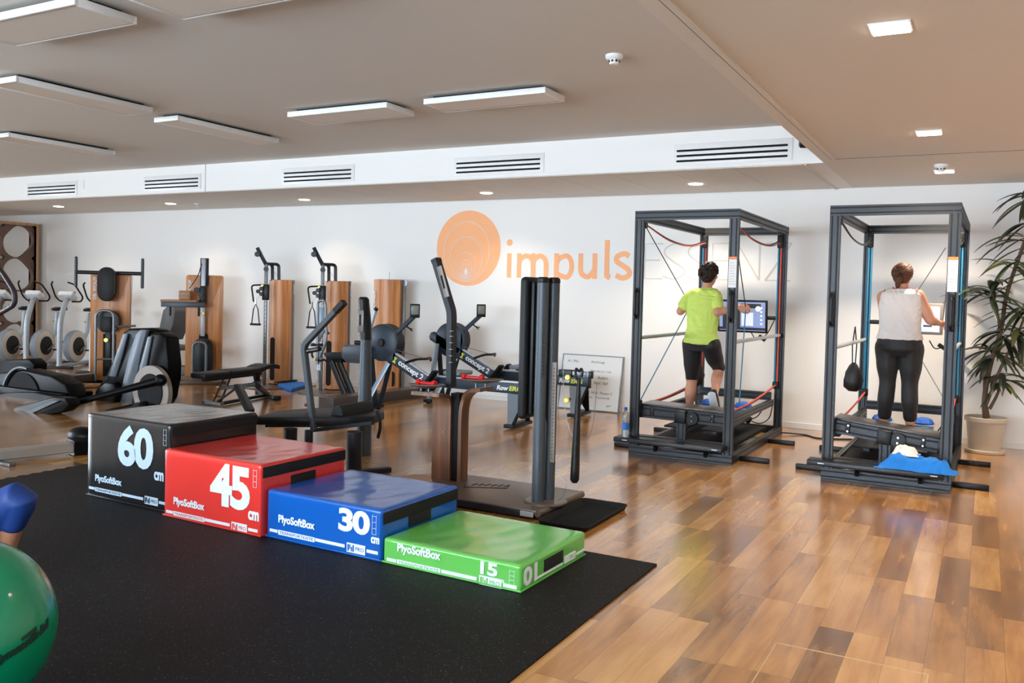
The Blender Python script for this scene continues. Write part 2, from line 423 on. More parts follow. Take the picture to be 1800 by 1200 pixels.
# ------------------------------------------------------------------ ceiling fittings
M_lampface = mat('lamp_diffuser_unlit', (222, 214, 202), 0.5)
def ceiling_panel(x0, x1, y0, y1, label):
    r = thing('ceiling_light_panel', label, 'ceiling light', ((x0 + x1) / 2, (y0 + y1) / 2, ZC), group='flat panel lights under the high ceiling')
    b = B(); z0, z1 = ZC - .075, ZC - .028; f = .022
    b.bb(x0, x1, y0, y0 + f, z0, z1, .002); b.bb(x0, x1, y1 - f, y1, z0, z1, .002)
    b.bb(x0, x0 + f, y0 + f, y1 - f, z0, z1, .002); b.bb(x1 - f, x1, y0 + f, y1 - f, z0, z1, .002)
    b.build('frame', M_white, r)
    b = B(); b.bb(x0 + f, x1 - f, y0 + f, y1 - f, z0 + .004, z0 + .012); b.build('diffuser', M_lampface, r)
    b = B(); b.bb(x0 + .06, x1 - .06, y0 + .06, y1 - .06, z1 - .01, ZC); b.build('mounting', M_greyd, r)
ceiling_panel(-5.82, -4.665, 6.18, 6.60, 'white flat ceiling light panel, middle of the three crosswise ones, above the seated machine with wooden pedestal')
ceiling_panel(-4.295, -3.13, 6.205, 6.57, 'white flat ceiling light panel nearest the smoke detector, above the orange wall logo')
ceiling_panel(-5.86, -4.65, 3.20, 3.62, 'large looking white flat ceiling light panel in the top left corner of the picture')
ceiling_panel(-4.30, -3.14, 3.25, 3.68, 'white ceiling light panel just cut by the top edge of the picture')
ceiling_panel(-7.27, -6.89, 4.24, 5.55, 'white ceiling light panel running lengthwise at the left, the longer looking one reaching the left edge')
ceiling_panel(-7.30, -6.96, 5.89, 7.27, 'white ceiling light panel running lengthwise, seen between the left lengthwise one and the crosswise ones')
ceiling_panel(-10.02, -9.63, 5.85, 7.20, 'white ceiling light panel farthest left and lowest in view, just above the air outlets')
M_bulb = mat('warm_lamp_face', (255, 240, 225), 0.4, emit=(255, 232, 210), estr=14)
def downlight(x, y, label, power, square):
    r = thing('downlight', label, 'ceiling light', (x, y, ZT), group='lit downlights in the low ceiling')
    q = .082
    b = B()
    if square: b.box((x, y, ZT - .004), (2 * q + .02, 2 * q + .02, .008), None, .003)
    else: b.lathe([(q + .012, 0), (q + .012, -.006), (q - .005, -.008)], (x, y, ZT), seg=28)
    b.build('trim_ring', M_white, r)
    b = B()
    if square: b.box((x, y, ZT - .011), (2 * q, 2 * q, .006), None, .002)
    else: b.lathe([(q - .004, -.008), (q - .004, -.013), (q - .02, -.015)], (x, y, ZT), seg=28)
    b.build('lamp_face', M_bulb, r)
    l = bpy.data.lights.new('downlight_lamp', 'SPOT'); l.energy = power; l.color = WARM; l.spot_size = math.radians(125); l.spot_blend = 0.7; l.shadow_soft_size = .07
    o = bpy.data.objects.new('downlight_lamp', l); COL.objects.link(o); o.location = (x, y, ZT - .03)
DL = [(-.44, 4.444, 'lit square downlight nearest the camera, at the top right', 1), (-.425, 7.299, 'lit square downlight, middle of the three over the right-hand frame machine', 1), (-.404, 9.49, 'lit square downlight nearest the tall plant, just below a smoke detector', 1),
      (-2.951, 9.714, 'lit round downlight above the frame machine of the person in yellow', 0), (-5.776, 9.826, 'lit round downlight above the orange wall logo', 0),
      (-8.891, 9.829, 'lit round downlight in the bulkhead above the wooden cable towers', 0), (-11.604, 9.704, 'lit round downlight beside the small bulkhead sprinkler', 0), (-14.201, 9.517, 'lit round downlight nearest the wooden lattice screen, far left', 0)]
for x, y, lb, sq in DL: downlight(x, y, lb, ((240 if y > 9 else 130) if sq else (160 if x > -4 else 42)), sq)
for x, y, where in ((1.75, 4.44, 'nearest the camera'), (1.75, 7.3, 'in the middle'), (1.75, 9.4, 'by the back wall')):  # extra lamps out of view, added to brighten the right-hand wall
    downlight(x, y, 'unseen square downlight added outside the right picture edge to brighten the right wall, ' + where, 110, 1)
def smoke(x, y, z, s, label):
    r = thing('smoke_detector', label, 'smoke detector', (x, y, z))
    b = B(); b.lathe([(.062 * s, 0), (.062 * s, -.018 * s), (.05 * s, -.032 * s)], (x, y, z), seg=24); b.build('base', M_white, r)
    b = B(); b.lathe([(.036 * s, -.032 * s), (.036 * s, -.055 * s), (.03 * s, -.064 * s)], (x, y, z), seg=20); b.build('sensor_head', M_white, r)
    b = B()
    for k in range(8):
        a = k * math.pi / 4; b.box((x + .036 * s * math.cos(a), y + .036 * s * math.sin(a), z - .045 * s), (.006 * s, .014 * s, .014 * s), (0, 0, a))
    b.build('sensor_slots', M_greyd, r)
smoke(-2.328, 5.668, ZC, 1.0, 'white round smoke detector on the high ceiling')
smoke(-.413, 9.05, ZT, 1.0, 'white round smoke detector right above the downlight near the plant')
smoke(-11.13, 9.827, ZT, .8, 'small white detector under the bulkhead at the left, beside a round downlight')
def vent(x0, x1, label):
    z0, z1 = 2.868, 3.052; y = SY
    r = thing('air_outlet', label, 'air vent', ((x0 + x1) / 2, y, z0), group='slotted air outlets in the bulkhead')
    b = B(); b.bb(x0 - .03, x1 + .045, y - .008, y, z0 - .01, z1 + .02, .003)
    b.build('face_plate', M_white, r)
    for k in range(3):
        z = z0 + .03 + k * .052
        b = B(); b.bb(x0, x1, y - .0095, y - .0075, z - .009, z + .012); b.build('slot', M_slot, r)
vent(-13.62, -12.43, 'slotted air outlet farthest left, beside a small square hatch')
vent(-10.83, -9.73, 'second slotted air outlet from the left, just left of the bulkhead joint')
vent(-8.135, -7.02, 'third slotted air outlet, in the middle of the five')
vent(-5.468, -4.377, 'slotted air outlet above the orange wall logo')
vent(-2.82, -1.72, 'slotted air outlet farthest right, at the end of the bulkhead')
r = thing('loudspeaker', 'small black loudspeaker in the corner between bulkhead and low ceiling', 'loudspeaker', (-1.55, 8.54, 3.02))
b = B(); b.box((-1.52, 8.53, 3.03), (.16, .12, .14), (.3, 0, .3), .01); b.build('housing', M_black, r)
b = B(); b.bb(-1.54, -1.50, 8.56, 8.606, 3.02, 3.06); b.build('bracket', M_greyd, r)

# ------------------------------------------------------------------ wall logo
M_orange = mat('orange_wall_film', (250, 182, 132), 0.7)
M_essenz = mat('grey_wall_film', (206, 203, 200), 0.7)
r = thing('wall_logo', 'orange painted wall logo, an egg-shaped disc of nested rings with the word impuls', 'wall lettering', (-6.53, WY, 2.13))
cx, cz, rx, rz = -6.533, 2.138, .534, .537
def egg(cx, cz, rx, rz, n=64, y=WY - .003):
    return [(cx + rx * math.cos(2 * math.pi * i / n), y, cz + rz * math.sin(2 * math.pi * i / n)) for i in range(n)]
b = B(); b.prism(egg(cx, cz, rx, rz, 80, WY - .003), (0, .0028, 0)); b.build('disc', M_orange, r, smooth=0)
b = B()
for (w, h, zb) in ((.38, .43, 1.66), (.265, .31, 1.68), (.157, .19, 1.70), (.105, .13, 1.712), (.075, .095, 1.72), (.047, .062, 1.735)):
    P = egg(-6.56, zb + h, w, h, 64, WY - .0045); b.tube(P, .0042, seg=6, closed=True)
b.prism(egg(-6.56, 1.735 + .062, .026, .045, 32, WY - .0045), (0, .002, 0))
b.build('ring_lines', M_white, r, smooth=0)
# hand-built round sans lettering
SC_ = [0]
def stroke(b, pts, w, y=WY - .003, d=.0026, n=8, smooth=True):
    SC_[0] = (SC_[0] + 1) % 9; y = y - SC_[0] * .00035; d = WY - .0002 - y
    P = smooth_path([(p[0], 0, p[1]) for p in pts], n) if smooth and len(pts) > 2 else [Vector((p[0], 0, p[1])) for p in pts]
    L, Rr = [], []
    for i, p in enumerate(P):
        t = P[min(i + 1, len(P) - 1)] - P[max(i - 1, 0)]; t.normalize(); nn = Vector((-t.z, 0, t.x)) * w / 2
        L.append(p + nn); Rr.append(p - nn)
    b.grid([[(a.x, y, a.z), (c.x, y, c.z), (c.x, y + d, c.z), (a.x, y + d, a.z)] for a, c in zip(L, Rr)], True, True)
def zz(px, py): return PY(px, py, WY)
lw = .068; xh, bl = 2.065, 1.728   # x-height line and base line
def lx(px, py=470): return zz(px, py).x
def glyph_n(b, x0, x1, z0=bl, z1=xh):
    w = x1 - x0; stroke(b, [(x0, z0), (x0, z1)], lw, smooth=False)
    stroke(b, [(x0, z1 - .14), (x0 + .1 * w, z1 - .08), (x0 + .5 * w, z1 - .035), (x0 + .88 * w, z1 - .075), (x1, z1 - .16), (x1, z1 - .2)], lw)
    stroke(b, [(x1, z1 - .19), (x1, z0)], lw, smooth=False)
b = B(); x = lx(895); stroke(b, [(x, bl), (x, xh)], lw, smooth=False); b.prism(egg(x, 2.215, .046, .046, 20), (0, .0026, 0)); b.build('letter_i', M_orange, r, smooth=0)
b = B(); xa, xb, xc = lx(912.5), lx(937), lx(960); glyph_n(b, xa, xb); glyph_n(b, xb, xc); b.build('letter_m', M_orange, r, smooth=0)
b = B(); xa, xb = lx(978), lx(1005); stroke(b, [(xa, 1.56), (xa, xh)], lw, smooth=False)
stroke(b, [(xa, 1.93), (xa + .05, 2.0), (xa + .15, 2.03), (xb - .02, 1.98), (xb, 1.89), (xb - .02, 1.8), (xa + .15, 1.745), (xa, 1.79)], lw); b.build('letter_p', M_orange, r, smooth=0)
b = B(); xa, xb = lx(1020.5), lx(1045.5); stroke(b, [(xa, xh), (xa, 1.84)], lw, smooth=False)
stroke(b, [(xa, 1.86), (xa + .02, 1.79), (xa + .1, 1.755), (xb - .06, 1.78), (xb, 1.85)], lw); stroke(b, [(xb, bl), (xb, xh)], lw, smooth=False); b.build('letter_u', M_orange, r, smooth=0)
b = B(); x = lx(1066.5); stroke(b, [(x, 2.24), (x, 1.8)], lw, smooth=False); stroke(b, [(x, 1.83), (x + .005, 1.77), (x + .05, 1.748)], lw); b.build('letter_l', M_orange, r, smooth=0)
b = B(); xa, xb = lx(1083), lx(1107); m = (xa + xb) / 2
stroke(b, [(xb - .015, 2.03), (m + .02, 2.062), (xa + .02, 2.03), (xa + .005, 1.965), (m, 1.905), (xb - .015, 1.85), (xb - .01, 1.785), (m, 1.745), (xa + .0, 1.78)], lw); b.build('letter_s', M_orange, r, smooth=0)
r = thing('wall_wordmark', 'faint grey thin capital letters ESSENZ on the wall behind the person in yellow', 'wall lettering', (-3, WY, 1.9))
zt_, zb_ = 2.19, 1.745; tw = .016
def E_(b, x, w):
    stroke(b, [(x + w, zt_), (x, zt_), (x - .0, zb_), (x + w, zb_)], tw, smooth=False)
    stroke(b, [(x, 1.98), (x + w * .85, 1.98)], tw, smooth=False)
def S_(b, x, w):
    stroke(b, [(x + w, zt_ - .03), (x + w * .55, zt_), (x + .1 * w, zt_ - .06), (x + .08 * w, 2.05), (x + .5 * w, 1.96), (x + .95 * w, 1.88), (x + w, 1.80), (x + .5 * w, zb_), (x, zb_ + .03)], tw)
xs = [lx(1133), lx(1166), lx(1208), lx(1252), lx(1295), lx(1345)]
for i, (ch, x) in enumerate(zip('ESSENZ', xs)):
    b = B()
    if ch == 'E': E_(b, x, .24)
    elif ch == 'S': S_(b, x, .27)
    elif ch == 'N': stroke(b, [(x, zb_), (x, zt_)], tw, smooth=False); stroke(b, [(x, zt_), (x + .27, zb_)], tw, smooth=False); stroke(b, [(x + .27, zb_), (x + .27, zt_)], tw, smooth=False)
    else: stroke(b, [(x, zt_), (x + .3, zt_)], tw, smooth=False); stroke(b, [(x + .3, zt_), (x, zb_)], tw, smooth=False); stroke(b, [(x, zb_), (x + .3, zb_)], tw, smooth=False)
    b.build('letter_' + ch.lower(), M_essenz, r, smooth=0)
# ------------------------------------------------------------------ soft plyo boxes
def vinyl(name, c, coat=1.0): return mat(name, c, 0.36, var=0.06, vscale=5, bump=0.22, bscale=6, coat=coat, cior=1.5, crough=.17, spec=.2)
BW, BD, BR = .8806, .767, math.radians(-1.4146)
M_print = mat('white_print', (225, 232, 238), 0.4)
M_printb = mat('pale_blue_print', (178, 198, 216), 0.4)
M_velcro = mat('black_velcro', (14, 14, 15), 0.85)
def plyo(x, y, h, vm, label, num, nbox, name_h, pm, seed, cm=True):
    r = thing('plyo_box', label, 'plyo box', (x, y, .01), BR)
    T = mw(r) @ Matrix.Translation((0, 0, -.01))
    # cushioned body: a finely cut box with slightly sagging faces
    rnd = random.Random(seed)
    nx, ny, nz = 22, 18, max(5, int(h / .04)); R_c = .018
    b = B(T)
    t = bmesh.new()
    bmesh.ops.create_cube(t, size=1)
    for v in t.verts: v.co = Vector(((v.co.x + .5) * BW, (v.co.y + .5) * BD, .01 + (v.co.z + .5) * (h - .01)))
    bmesh.ops.bevel(t, geom=t.edges[:], offset=R_c, segments=3, profile=.5, affect='EDGES')
    bmesh.ops.subdivide_edges(t, edges=[e for e in t.edges if e.calc_length() > .1], cuts=16, use_grid_fill=True)
    ph = [rnd.uniform(0, 6) for _ in range(6)]
    for v in t.verts:
        u, w, z = v.co.x / BW, v.co.y / BD, (v.co.z - .01) / (h - .01)
        s = lambda q: max(0, math.sin(math.pi * min(max(q, 0), 1))) ** .7
        wr = .35 * math.sin(17 * u + 9 * w + ph[0]) * math.sin(5 * w - 7 * u + ph[1]) + .25 * math.sin(31 * u - 12 * w + ph[2])
        if z > .97: v.co.z -= .010 * s(u) * s(w) * (1 + wr)
        if w < .03: v.co.y += (.003 + .0016 * math.sin(40 * u + 3 * z + ph[3]) * (1 - z)) * s(u) * s(z)
        if u > .97: v.co.x += .0012 * s(w) * s(z) * (1 + .5 * wr)
        if u < .03: v.co.x -= .002 * s(w) * s(z)
    b._merge(t, Matrix())
    b.build('cover', vm, r, smooth=60)
    # bottom hem
    b = B(T); b.bb(-.004, BW + .004, -.004, .0, .012, .022, .001); b.bb(BW, BW + .005, -.004, BD, .012, .022, .001); b.build('hem', vm, r)
    o3 = lambda u, w, z: T @ Vector((u, w, z))
    X = T.to_3x3() @ Vector((1, 0, 0)); Y = T.to_3x3() @ Vector((0, 1, 0)); Z = Vector((0, 0, 1))
    e = -.0005
    if h > .2:
        b = B(T); b.bb(BW + .0005, BW + .0045, .012, BD - .006, h - .085, h - .018, .001); b.build('velcro_strip', M_velcro, r)
    hz = {.6: (.25, .36), .45: (.24, .345), .3: (.15, .215), .15: (.05, .115)}[h]
    b = B(T); b.bb(BW + .0005, BW + .0055, .25, .47, hz[0], hz[1], .001); b.build('carry_handle', M_velcro, r)
    u0, u1, z0, z1 = nbox
    lettering('number', num, pm, r, o3(u0, e, z0), X, Z, .3, u1 - u0, z1 - z0, off=.012 if h > .2 else .01, spacing=.92)
    if cm:
        k = (u1 - u0) * .26
        lettering('unit_mark', 'cm', pm, r, o3(min(u1 + .012, BW - k - .012), e, z0 - .045 * (h / .6) - .012), X, Z, .1, k, k * .62, off=.004)
    lettering('brand_name', 'PlyoSoftBox', pm, r, o3(.10, e, name_h), X, Z, .06, .29, .062, off=.0022)
    # base stripe with the small lettering and maker's badge
    zs = name_h - .055
    b = B(T)
    b.bb(.03, .095, -.0025, .001, zs + .004, zs + .022); b.bb(.10, .39, -.002, .001, zs - .004, zs + .024)
    b.bb(.395, .62, -.0025, .001, zs + .004, zs + .022); b.bb(.635, .77, -.0025, .001, zs - .016, zs + .038, .001); b.bb(.78, .86, -.0025, .001, zs + .004, zs + .022)
    b.build('base_stripe', pm, r, smooth=0)
    lettering('small_lettering', 'TRANSPORTKISTE', vm, r, o3(.11, -.0028, zs + .002), X, Z, .03, .27, .017, depth=.0004)
    lettering('badge_lettering', 'PRO', vm, r, o3(.70, -.0032, zs + .0), X, Z, .03, .06, .022, depth=.0004)
    b = B(T); b.bb(.642, .652, -.0038, -.002, zs - .008, zs + .03); b.bb(.655, .662, -.0038, -.002, zs + .004, zs + .03); b.bb(.667, .675, -.0038, -.002, zs - .008, zs + .018); b.bb(.679, .688, -.0038, -.002, zs - .008, zs + .03); b.build('badge_emblem', vm, r, smooth=0)
    # ladder-like instruction marks near the corner
    b = B(T)
    H = min(.11, h * .5)
    b.bb(.815, .8168, -.0022, .001, h - .035 - H, h - .035); b.bb(.8432, .845, -.0022, .001, h - .035 - H, h - .035)
    for k in range(4): b.bb(.815, .845, -.0022, .001, h - .035 - H + k * H / 3.2, h - .0335 - H + k * H / 3.2)
    b.build('corner_marks', pm, r, smooth=0)
    return r, T
M_vblack = vinyl('black_vinyl', (5, 6, 9)); M_vred = vinyl('red_vinyl_cover', (222, 52, 44)); M_vblue = vinyl('blue_vinyl', (0, 88, 178)); M_vgreen = vinyl('green_vinyl', (100, 188, 82))
plyo(-5.5748, 3.9699, .6, M_vblack, 'black plyo box marked 60 cm, the tallest of the four on the rubber mat', '60', (.345, .715, .27, .555), .112, M_printb, 1)
plyo(-4.6873, 3.8964, .45, M_vred, 'red plyo box marked 45 cm between the black and the blue ones', '45', (.44, .79, .148, .42), .085, M_print, 2)
plyo(-3.7894, 3.9079, .3, M_vblue, 'blue plyo box marked 30 cm between the red and the green ones', '30', (.57, .80, .14, .275), .098, M_print, 3)
r, T = plyo(-2.8985, 3.8904, .15, M_vgreen, 'green plyo box marked 15 cm, the lowest of the four', '15', (.64, .745, .064, .132), .075, M_print, 4)
Y = T.to_3x3() @ Vector((0, 1, 0))
lettering('side_number', '01', M_print, r, T @ Vector((BW + .001, .03, .028)), Y, (0, 0, 1), .1, .145, .098, off=.004)
b = B(T); b.bb(BW, BW + .0046, .17, .47, .034, .044); b.bb(BW, BW + .0046, .49, .63, .03, .072, .001); b.bb(BW, BW + .0046, .64, .75, .042, .054); b.build('side_stripe', M_print, r, smooth=0)
lettering('side_badge_lettering', 'PRO', M_vgreen, r, T @ Vector((BW + .0045, .555, .04)), Y, (0, 0, 1), .03, .065, .022, depth=.0006)
# ------------------------------------------------------------------ upright machine on a brown plate, centre of the room
M_plate = mat('brown_grey_plate', (104, 92, 82), 0.35, 0.2)
M_tray = mat('taupe_tray', (104, 96, 90), 0.4, 0.2)
M_yellow = mat('yellow_knob', (206, 190, 96), 0.35, 0.3)
M_lettw = mat('white_lettering', (230, 232, 234), 0.5)
def V(pts, Y): return [PY(a, b, Y) for a, b in pts]
def VZ(pts, Z): return [PZ(a, b, Z) for a, b in pts]
def arc_pts(c, r, a0, a1, n, z): return [(c[0] + r * math.cos(math.radians(a0 + (a1 - a0) * i / n)), c[1] + r * math.sin(math.radians(a0 + (a1 - a0) * i / n)), z) for i in range(n + 1)]
r = thing('strength_machine', 'tall machine with twin round grey columns and walnut pedestal, right behind the green box', 'exercise machine', (-3.0, 5.55, 0))
b = B(); b.lathe([(.45, 0), (.47, .008), (.47, .028), (.455, .034)], (-3.62, 5.56, 0), seg=64); b.build('wooden_disc', M_woodx, r)
b = B(); b.prism([(-3.42, 5.19, .035), (-2.605, 5.19, .035), (-2.59, 5.91, .035), (-3.3, 5.93, .035), (-3.62, 5.9, .035), (-3.72, 5.6, .035)], (0, 0, .03), bev=.004); b.build('base_plate', M_plate, r)
b = B(); b.cyl((-2.6, 5.2, .045), (-2.585, 5.9, .045), .026, seg=16); b.build('plate_edge_tube', M_plate, r)
b = B(); b.bb(-3.25, -2.64, 5.184, 5.19, .012, .058, .002); b.build('front_rail', M_greyd, r)
b = B(); b.bb(-2.72, -2.62, 5.18, 5.184, .02, .055); b.build('type_plate', M_silver, r, 'small silver type plate')
b = B()
for x in (-3.2, -2.8): b.bb(x - .05, x + .05, 5.3, 5.8, 0, .035)
b.build('plate_feet', M_blackm, r)
b = B(); P = [(-3.42, 5.60, .066), (-3.38, 5.52, .066), (-3.09, 5.66, .066), (-3.11, 5.73, .066)]
b.tube(P, .004, seg=6)
for k in range(6):
    x = -3.36 + k * .045; b.tube([(x, 5.60 + k * .02, .067), (x + .012, 5.67 + k * .02, .067)], .0025, seg=5)
b.build('foot_scale', M_black, r)
b = B(); b.lathe([(.15, 0), (.15, .008), (.142, .014)], (-2.665, 5.46, .065), seg=40); b.build('column_flange', M_plate, r)
for (x, y) in ((-2.70, 5.40), (-2.665, 5.50)):
    b = B(); b.cyl((x, y, .075), (x, y, 1.6), .042, seg=28); b.build('column', M_grey, r)
    b = B(); b.lathe([(.042, 1.6), (.045, 1.605), (.043, 1.63), (.03, 1.64)], (x, y, 0), seg=28); b.build('column_cap', M_black, r)
b = B(); b.bb(-2.64, -2.605, 5.45, 5.455, .35, 1.05); b.build('perforated_strip', M_plate, r)
b = B()
for k in range(26): b.cyl((-2.6225, 5.4505, .38 + k * .025), (-2.6225, 5.449, .38 + k * .025), .004, seg=8)
b.build('strip_holes', M_slot, r)
C1 = Vector((-2.70, 5.40, 0)); nv = Vector((0 + 2.70, -5.40, 0)).normalized(); tv = Vector((-nv.y, nv.x, 0))
b = B(Matrix.Translation(C1))
for k in range(16):
    z = 1.345 - k * .0265
    b.tube([nv * .0425 + tv * .002 + Vector((0, 0, z)), nv * .0415 + tv * .022 + Vector((0, 0, z))], .0012, seg=4)
b.build('height_scale', M_slot, r)
lettering('scale_numbers', '\n'.join(str(k) for k in range(1, 16)), M_slot, r, C1 + nv * .043 + tv * .004 + Vector((0, 0, .955)), tv, (0, 0, 1), .02, .016, .385, depth=.0004)
# back pad
T = Matrix.Translation((-2.835, 5.50, 0))
b = B(T); R2 = []
b.box((0, 0, 1.14), (.07, .27, 1.0), None, .032, 4); b.build('back_pad', M_uph, r)
b = B(T); b.box((.055, 0, 1.14), (.035, .2, .94), None, .012, 3); b.build('pad_backing', M_black, r)
for z in (1.52, .74):
    b = B(T); b.cyl((.05, -.06, z), (.15, -.06, z), .022, seg=14); b.build('pad_mount', M_greyd, r)
# pedestal of two bent walnut boards
def bent(name, prof, wdir, w, m):
    b = B(); Pp = smooth_path(prof, 5); wv = Vector(wdir).normalized(); th = .028; rings = []
    for i, p in enumerate(Pp):
        d = (Pp[min(i + 1, len(Pp) - 1)] - Pp[max(i - 1, 0)]).normalized(); nn = wv.cross(d).normalized() * th / 2
        ww = w[0] + (w[1] - w[0]) * max(0, (i / len(Pp) - .55)) / .45
        rings.append([p + nn - wv * ww / 2, p + nn + wv * ww / 2, p - nn + wv * ww / 2, p - nn - wv * ww / 2])
    b.grid(rings, True, True); b.build(name, m, r, smooth=25)
bent('pedestal_board', [(-3.66, 5.64, .06), (-3.66, 5.64, .3), (-3.66, 5.64, .55), (-3.66, 5.635, .66), (-3.665, 5.60, .715), (-3.68, 5.53, .735), (-3.70, 5.45, .742)], (1, 0, 0), (.165, .26), M_walnut)
bent('pedestal_board', [(-3.50, 5.69, .06), (-3.50, 5.69, .3), (-3.50, 5.69, .55), (-3.49, 5.69, .66), (-3.46, 5.69, .735), (-3.40, 5.69, .775), (-3.30, 5.69, .79)], (0, 1, 0), (.11, .2), M_walnut)
b = B(); b.bb(-3.60, -3.52, 5.655, 5.75, .06, .74, .004); b.build('pedestal_core', M_blackm, r)
b = B(); b.cyl((-3.64, 5.622, .44), (-3.64, 5.627, .44), .008, seg=10); b.build('pedestal_screw', M_steel, r)
def tray(cx, cy, cz, ang, name):
    R = Matrix.Translation((cx, cy, cz)) @ Matrix.Rotation(ang, 4, 'Z')
    b = B(R); rings_t, n = [], 28
    def shell(off, dz):
        out = []
        for f in (0.02, .35, .7, 1.0):
            out.append([(f * (.175 + off) * math.cos(2 * math.pi * i / n), f * (.085 + off) * math.sin(2 * math.pi * i / n), dz + .03 * f * f + .008 * f * math.cos(2 * math.pi * i / n)) for i in range(n)])
        return out
    top = shell(0, .006); bot = shell(.003, 0)
    b.grid(bot + top[::-1], True, True); b.build(name, M_tray, r, smooth=50)
    b = B(R)
    for dx in (-.05, .03): b.cyl((dx, 0, -.035), (dx, 0, .006), .008, seg=10)
    b.build('tray_pins', M_steel, r)
tray(-3.74, 5.52, .775, math.radians(-8), 'dumbbell_tray'); tray(-3.36, 5.72, .825, math.radians(4), 'dumbbell_tray')
P = V([(793, 680), (793, 640), (794, 556), (793, 545), (787, 525), (767, 458)], 5.66)
b = B(); b.tube(round_path(P, .08), 1, flat=(.075, .055), up=(1, 0, 0)); b.build('console_post', M_greyd, r)
a, c = PY(786, 522, 5.61), PY(772, 468, 5.61)
b = B(); b.tube([a, a * .8 + c * .2, c], 1, flat=(.012, .046), up=(1, 0, 0)); b.build('console_face', M_tray, r)
b = B(); m1, m2 = a * .72 + c * .28, a * .3 + c * .7; b.tube([m1 + Vector((0, -.008, 0)), m2 + Vector((0, -.008, 0))], 1, flat=(.004, .014), up=(1, 0, 0)); b.build('console_display', M_slot, r)
b = B(); b.tube(V([(768, 461), (766, 455)], 5.66), 1, flat=(.079, .059), up=(1, 0, 0)); b.build('post_cap', M_black, r)
b = B()
for zz_ in (.98, 1.03, 1.08, 1.13, 1.18, 1.22): b.bb(-3.595, -3.565, 5.61, 5.621, zz_, zz_ + .002)
b.build('post_scale', M_silver, r)
# side arm with yellow knobs, hanging bar and cable
b = B(); b.bb(-2.6, -2.5, 5.47, 5.53, .95, 1.0, .004); b.build('arm_socket', M_black, r)
b = B(); b.bb(-2.52, -2.36, 5.48, 5.52, .955, .995, .003); b.build('arm', M_steel, r)
b = B(); b.bb(-2.375, -2.355, 5.476, 5.524, .95, 1.0, .003); b.build('arm_cap', M_black, r)
for p in (PY(999, 663, 5.42), PY(997, 703, 5.42)):
    b = B(); b.cyl(p + Vector((-.01, .06, 0)), p, .011, seg=12); k = b.build('knob_pin', M_black, r)
    b = B(); b.lathe([(.012, 0), (.021, .003), (.021, .016), (.015, .021)], p, (0, -1, 0), seg=18); b.build('yellow_knob', M_yellow, r)
b = B(); hk = V([(1014, 668), (1012, 655), (1013, 648), (1018, 652), (1022, 648), (1024, 655), (1022, 662)], 5.44); b.tube(smooth_path(hk, 5), .009, seg=8); b.build('hook', M_black, r)
q0, q1 = PY(1018, 664, 5.44), PY(1010, 843, 5.44)
b = B(); b.tube([q0, q0 * .7 + q1 * .3, q0 * .1 + q1 * .9, q1, q1 + Vector((0, 0, -.02))], [.012, .02, .031, .031, .018], seg=14); b.build('hanging_bar', M_black, r, 'black paddle-shaped hanging bar')
b = B(); b.tube(smooth_path(V([(990, 640), (991, 700), (998, 745), (1012, 775), (1028, 778), (1040, 755), (1046, 715), (1049, 670)], 5.47), 5), .0022, seg=5); b.build('cable', M_steel, r)
b = B(); b.tube(smooth_path(V([(979, 800), (984, 835), (995, 852), (990, 872), (980, 880)], 5.45), 5), .0018, seg=5); b.build('cable', M_steel, r)
# red dumbbells lie in the trays
def dumbbell(c, ang, label, L=.13, tilt=0.0):
    t = thing('dumbbell', label, 'dumbbell', c, ang, group='small red dumbbells in the trays of the tall machine')
    T = mw(t) @ Matrix.Rotation(tilt, 4, 'Y')
    b = B(T); b.cyl((-L / 2, 0, 0), (L / 2, 0, 0), .013, seg=12); b.build('grip', M_red, t)
    for s in (-1, 1):
        b = B(T); b.lathe([(.016, 0), (.027, .008), (.030, .022), (.027, .036), (.014, .042)], (s * (L / 2 - .01), 0, 0), (s, 0, 0), seg=8); b.build('head', M_red, t, smooth=30)
dumbbell((-3.72, 5.50, .82), math.radians(-6), 'red dumbbell lying in the left, nearer tray of the tall machine')
dumbbell((-3.43, 5.70, .868), math.radians(3), 'red dumbbell lying in the right-hand tray, behind the machine post')

# black tray on the floor
t = thing('boot_tray', 'black ribbed plastic boot tray on the floor beside the machine plate, behind the green box', 'tray', (-2.37, 5.4, 0))
x0, x1, y0, y1 = -2.555, -2.185, 5.08, 5.84
b = B(); P = []
def rr(x0, x1, y0, y1, rad, z, n=5):
    out = []
    for cx_, cy_, a in ((x1 - rad, y1 - rad, 0), (x0 + rad, y1 - rad, 90), (x0 + rad, y0 + rad, 180), (x1 - rad, y0 + rad, 270)):
        for k in range(n + 1): out.append((cx_ + rad * math.cos(math.radians(a + 90 * k / n)), cy_ + rad * math.sin(math.radians(a + 90 * k / n)), z))
    return out
b.grid([rr(x0 + .02, x1 - .02, y0 + .02, y1 - .02, .03, 0), rr(x0 + .004, x1 - .004, y0 + .004, y1 - .004, .05, .03), rr(x0, x1, y0, y1, .05, .034), rr(x0, x1, y0, y1, .05, .038),
        rr(x0 + .012, x1 - .012, y0 + .012, y1 - .012, .045, .036), rr(x0 + .028, x1 - .028, y0 + .028, y1 - .028, .03, .006)], True, True)
b.build('tray_body', M_rubber, t, smooth=40)
b = B()
for i in range(34):
    y = y0 + .05 + i * .0198
    b.bb(x0 + .05, x1 - .05, y, y + .007, .004, .0105)
b.build('tray_ribs', M_rubber, t)

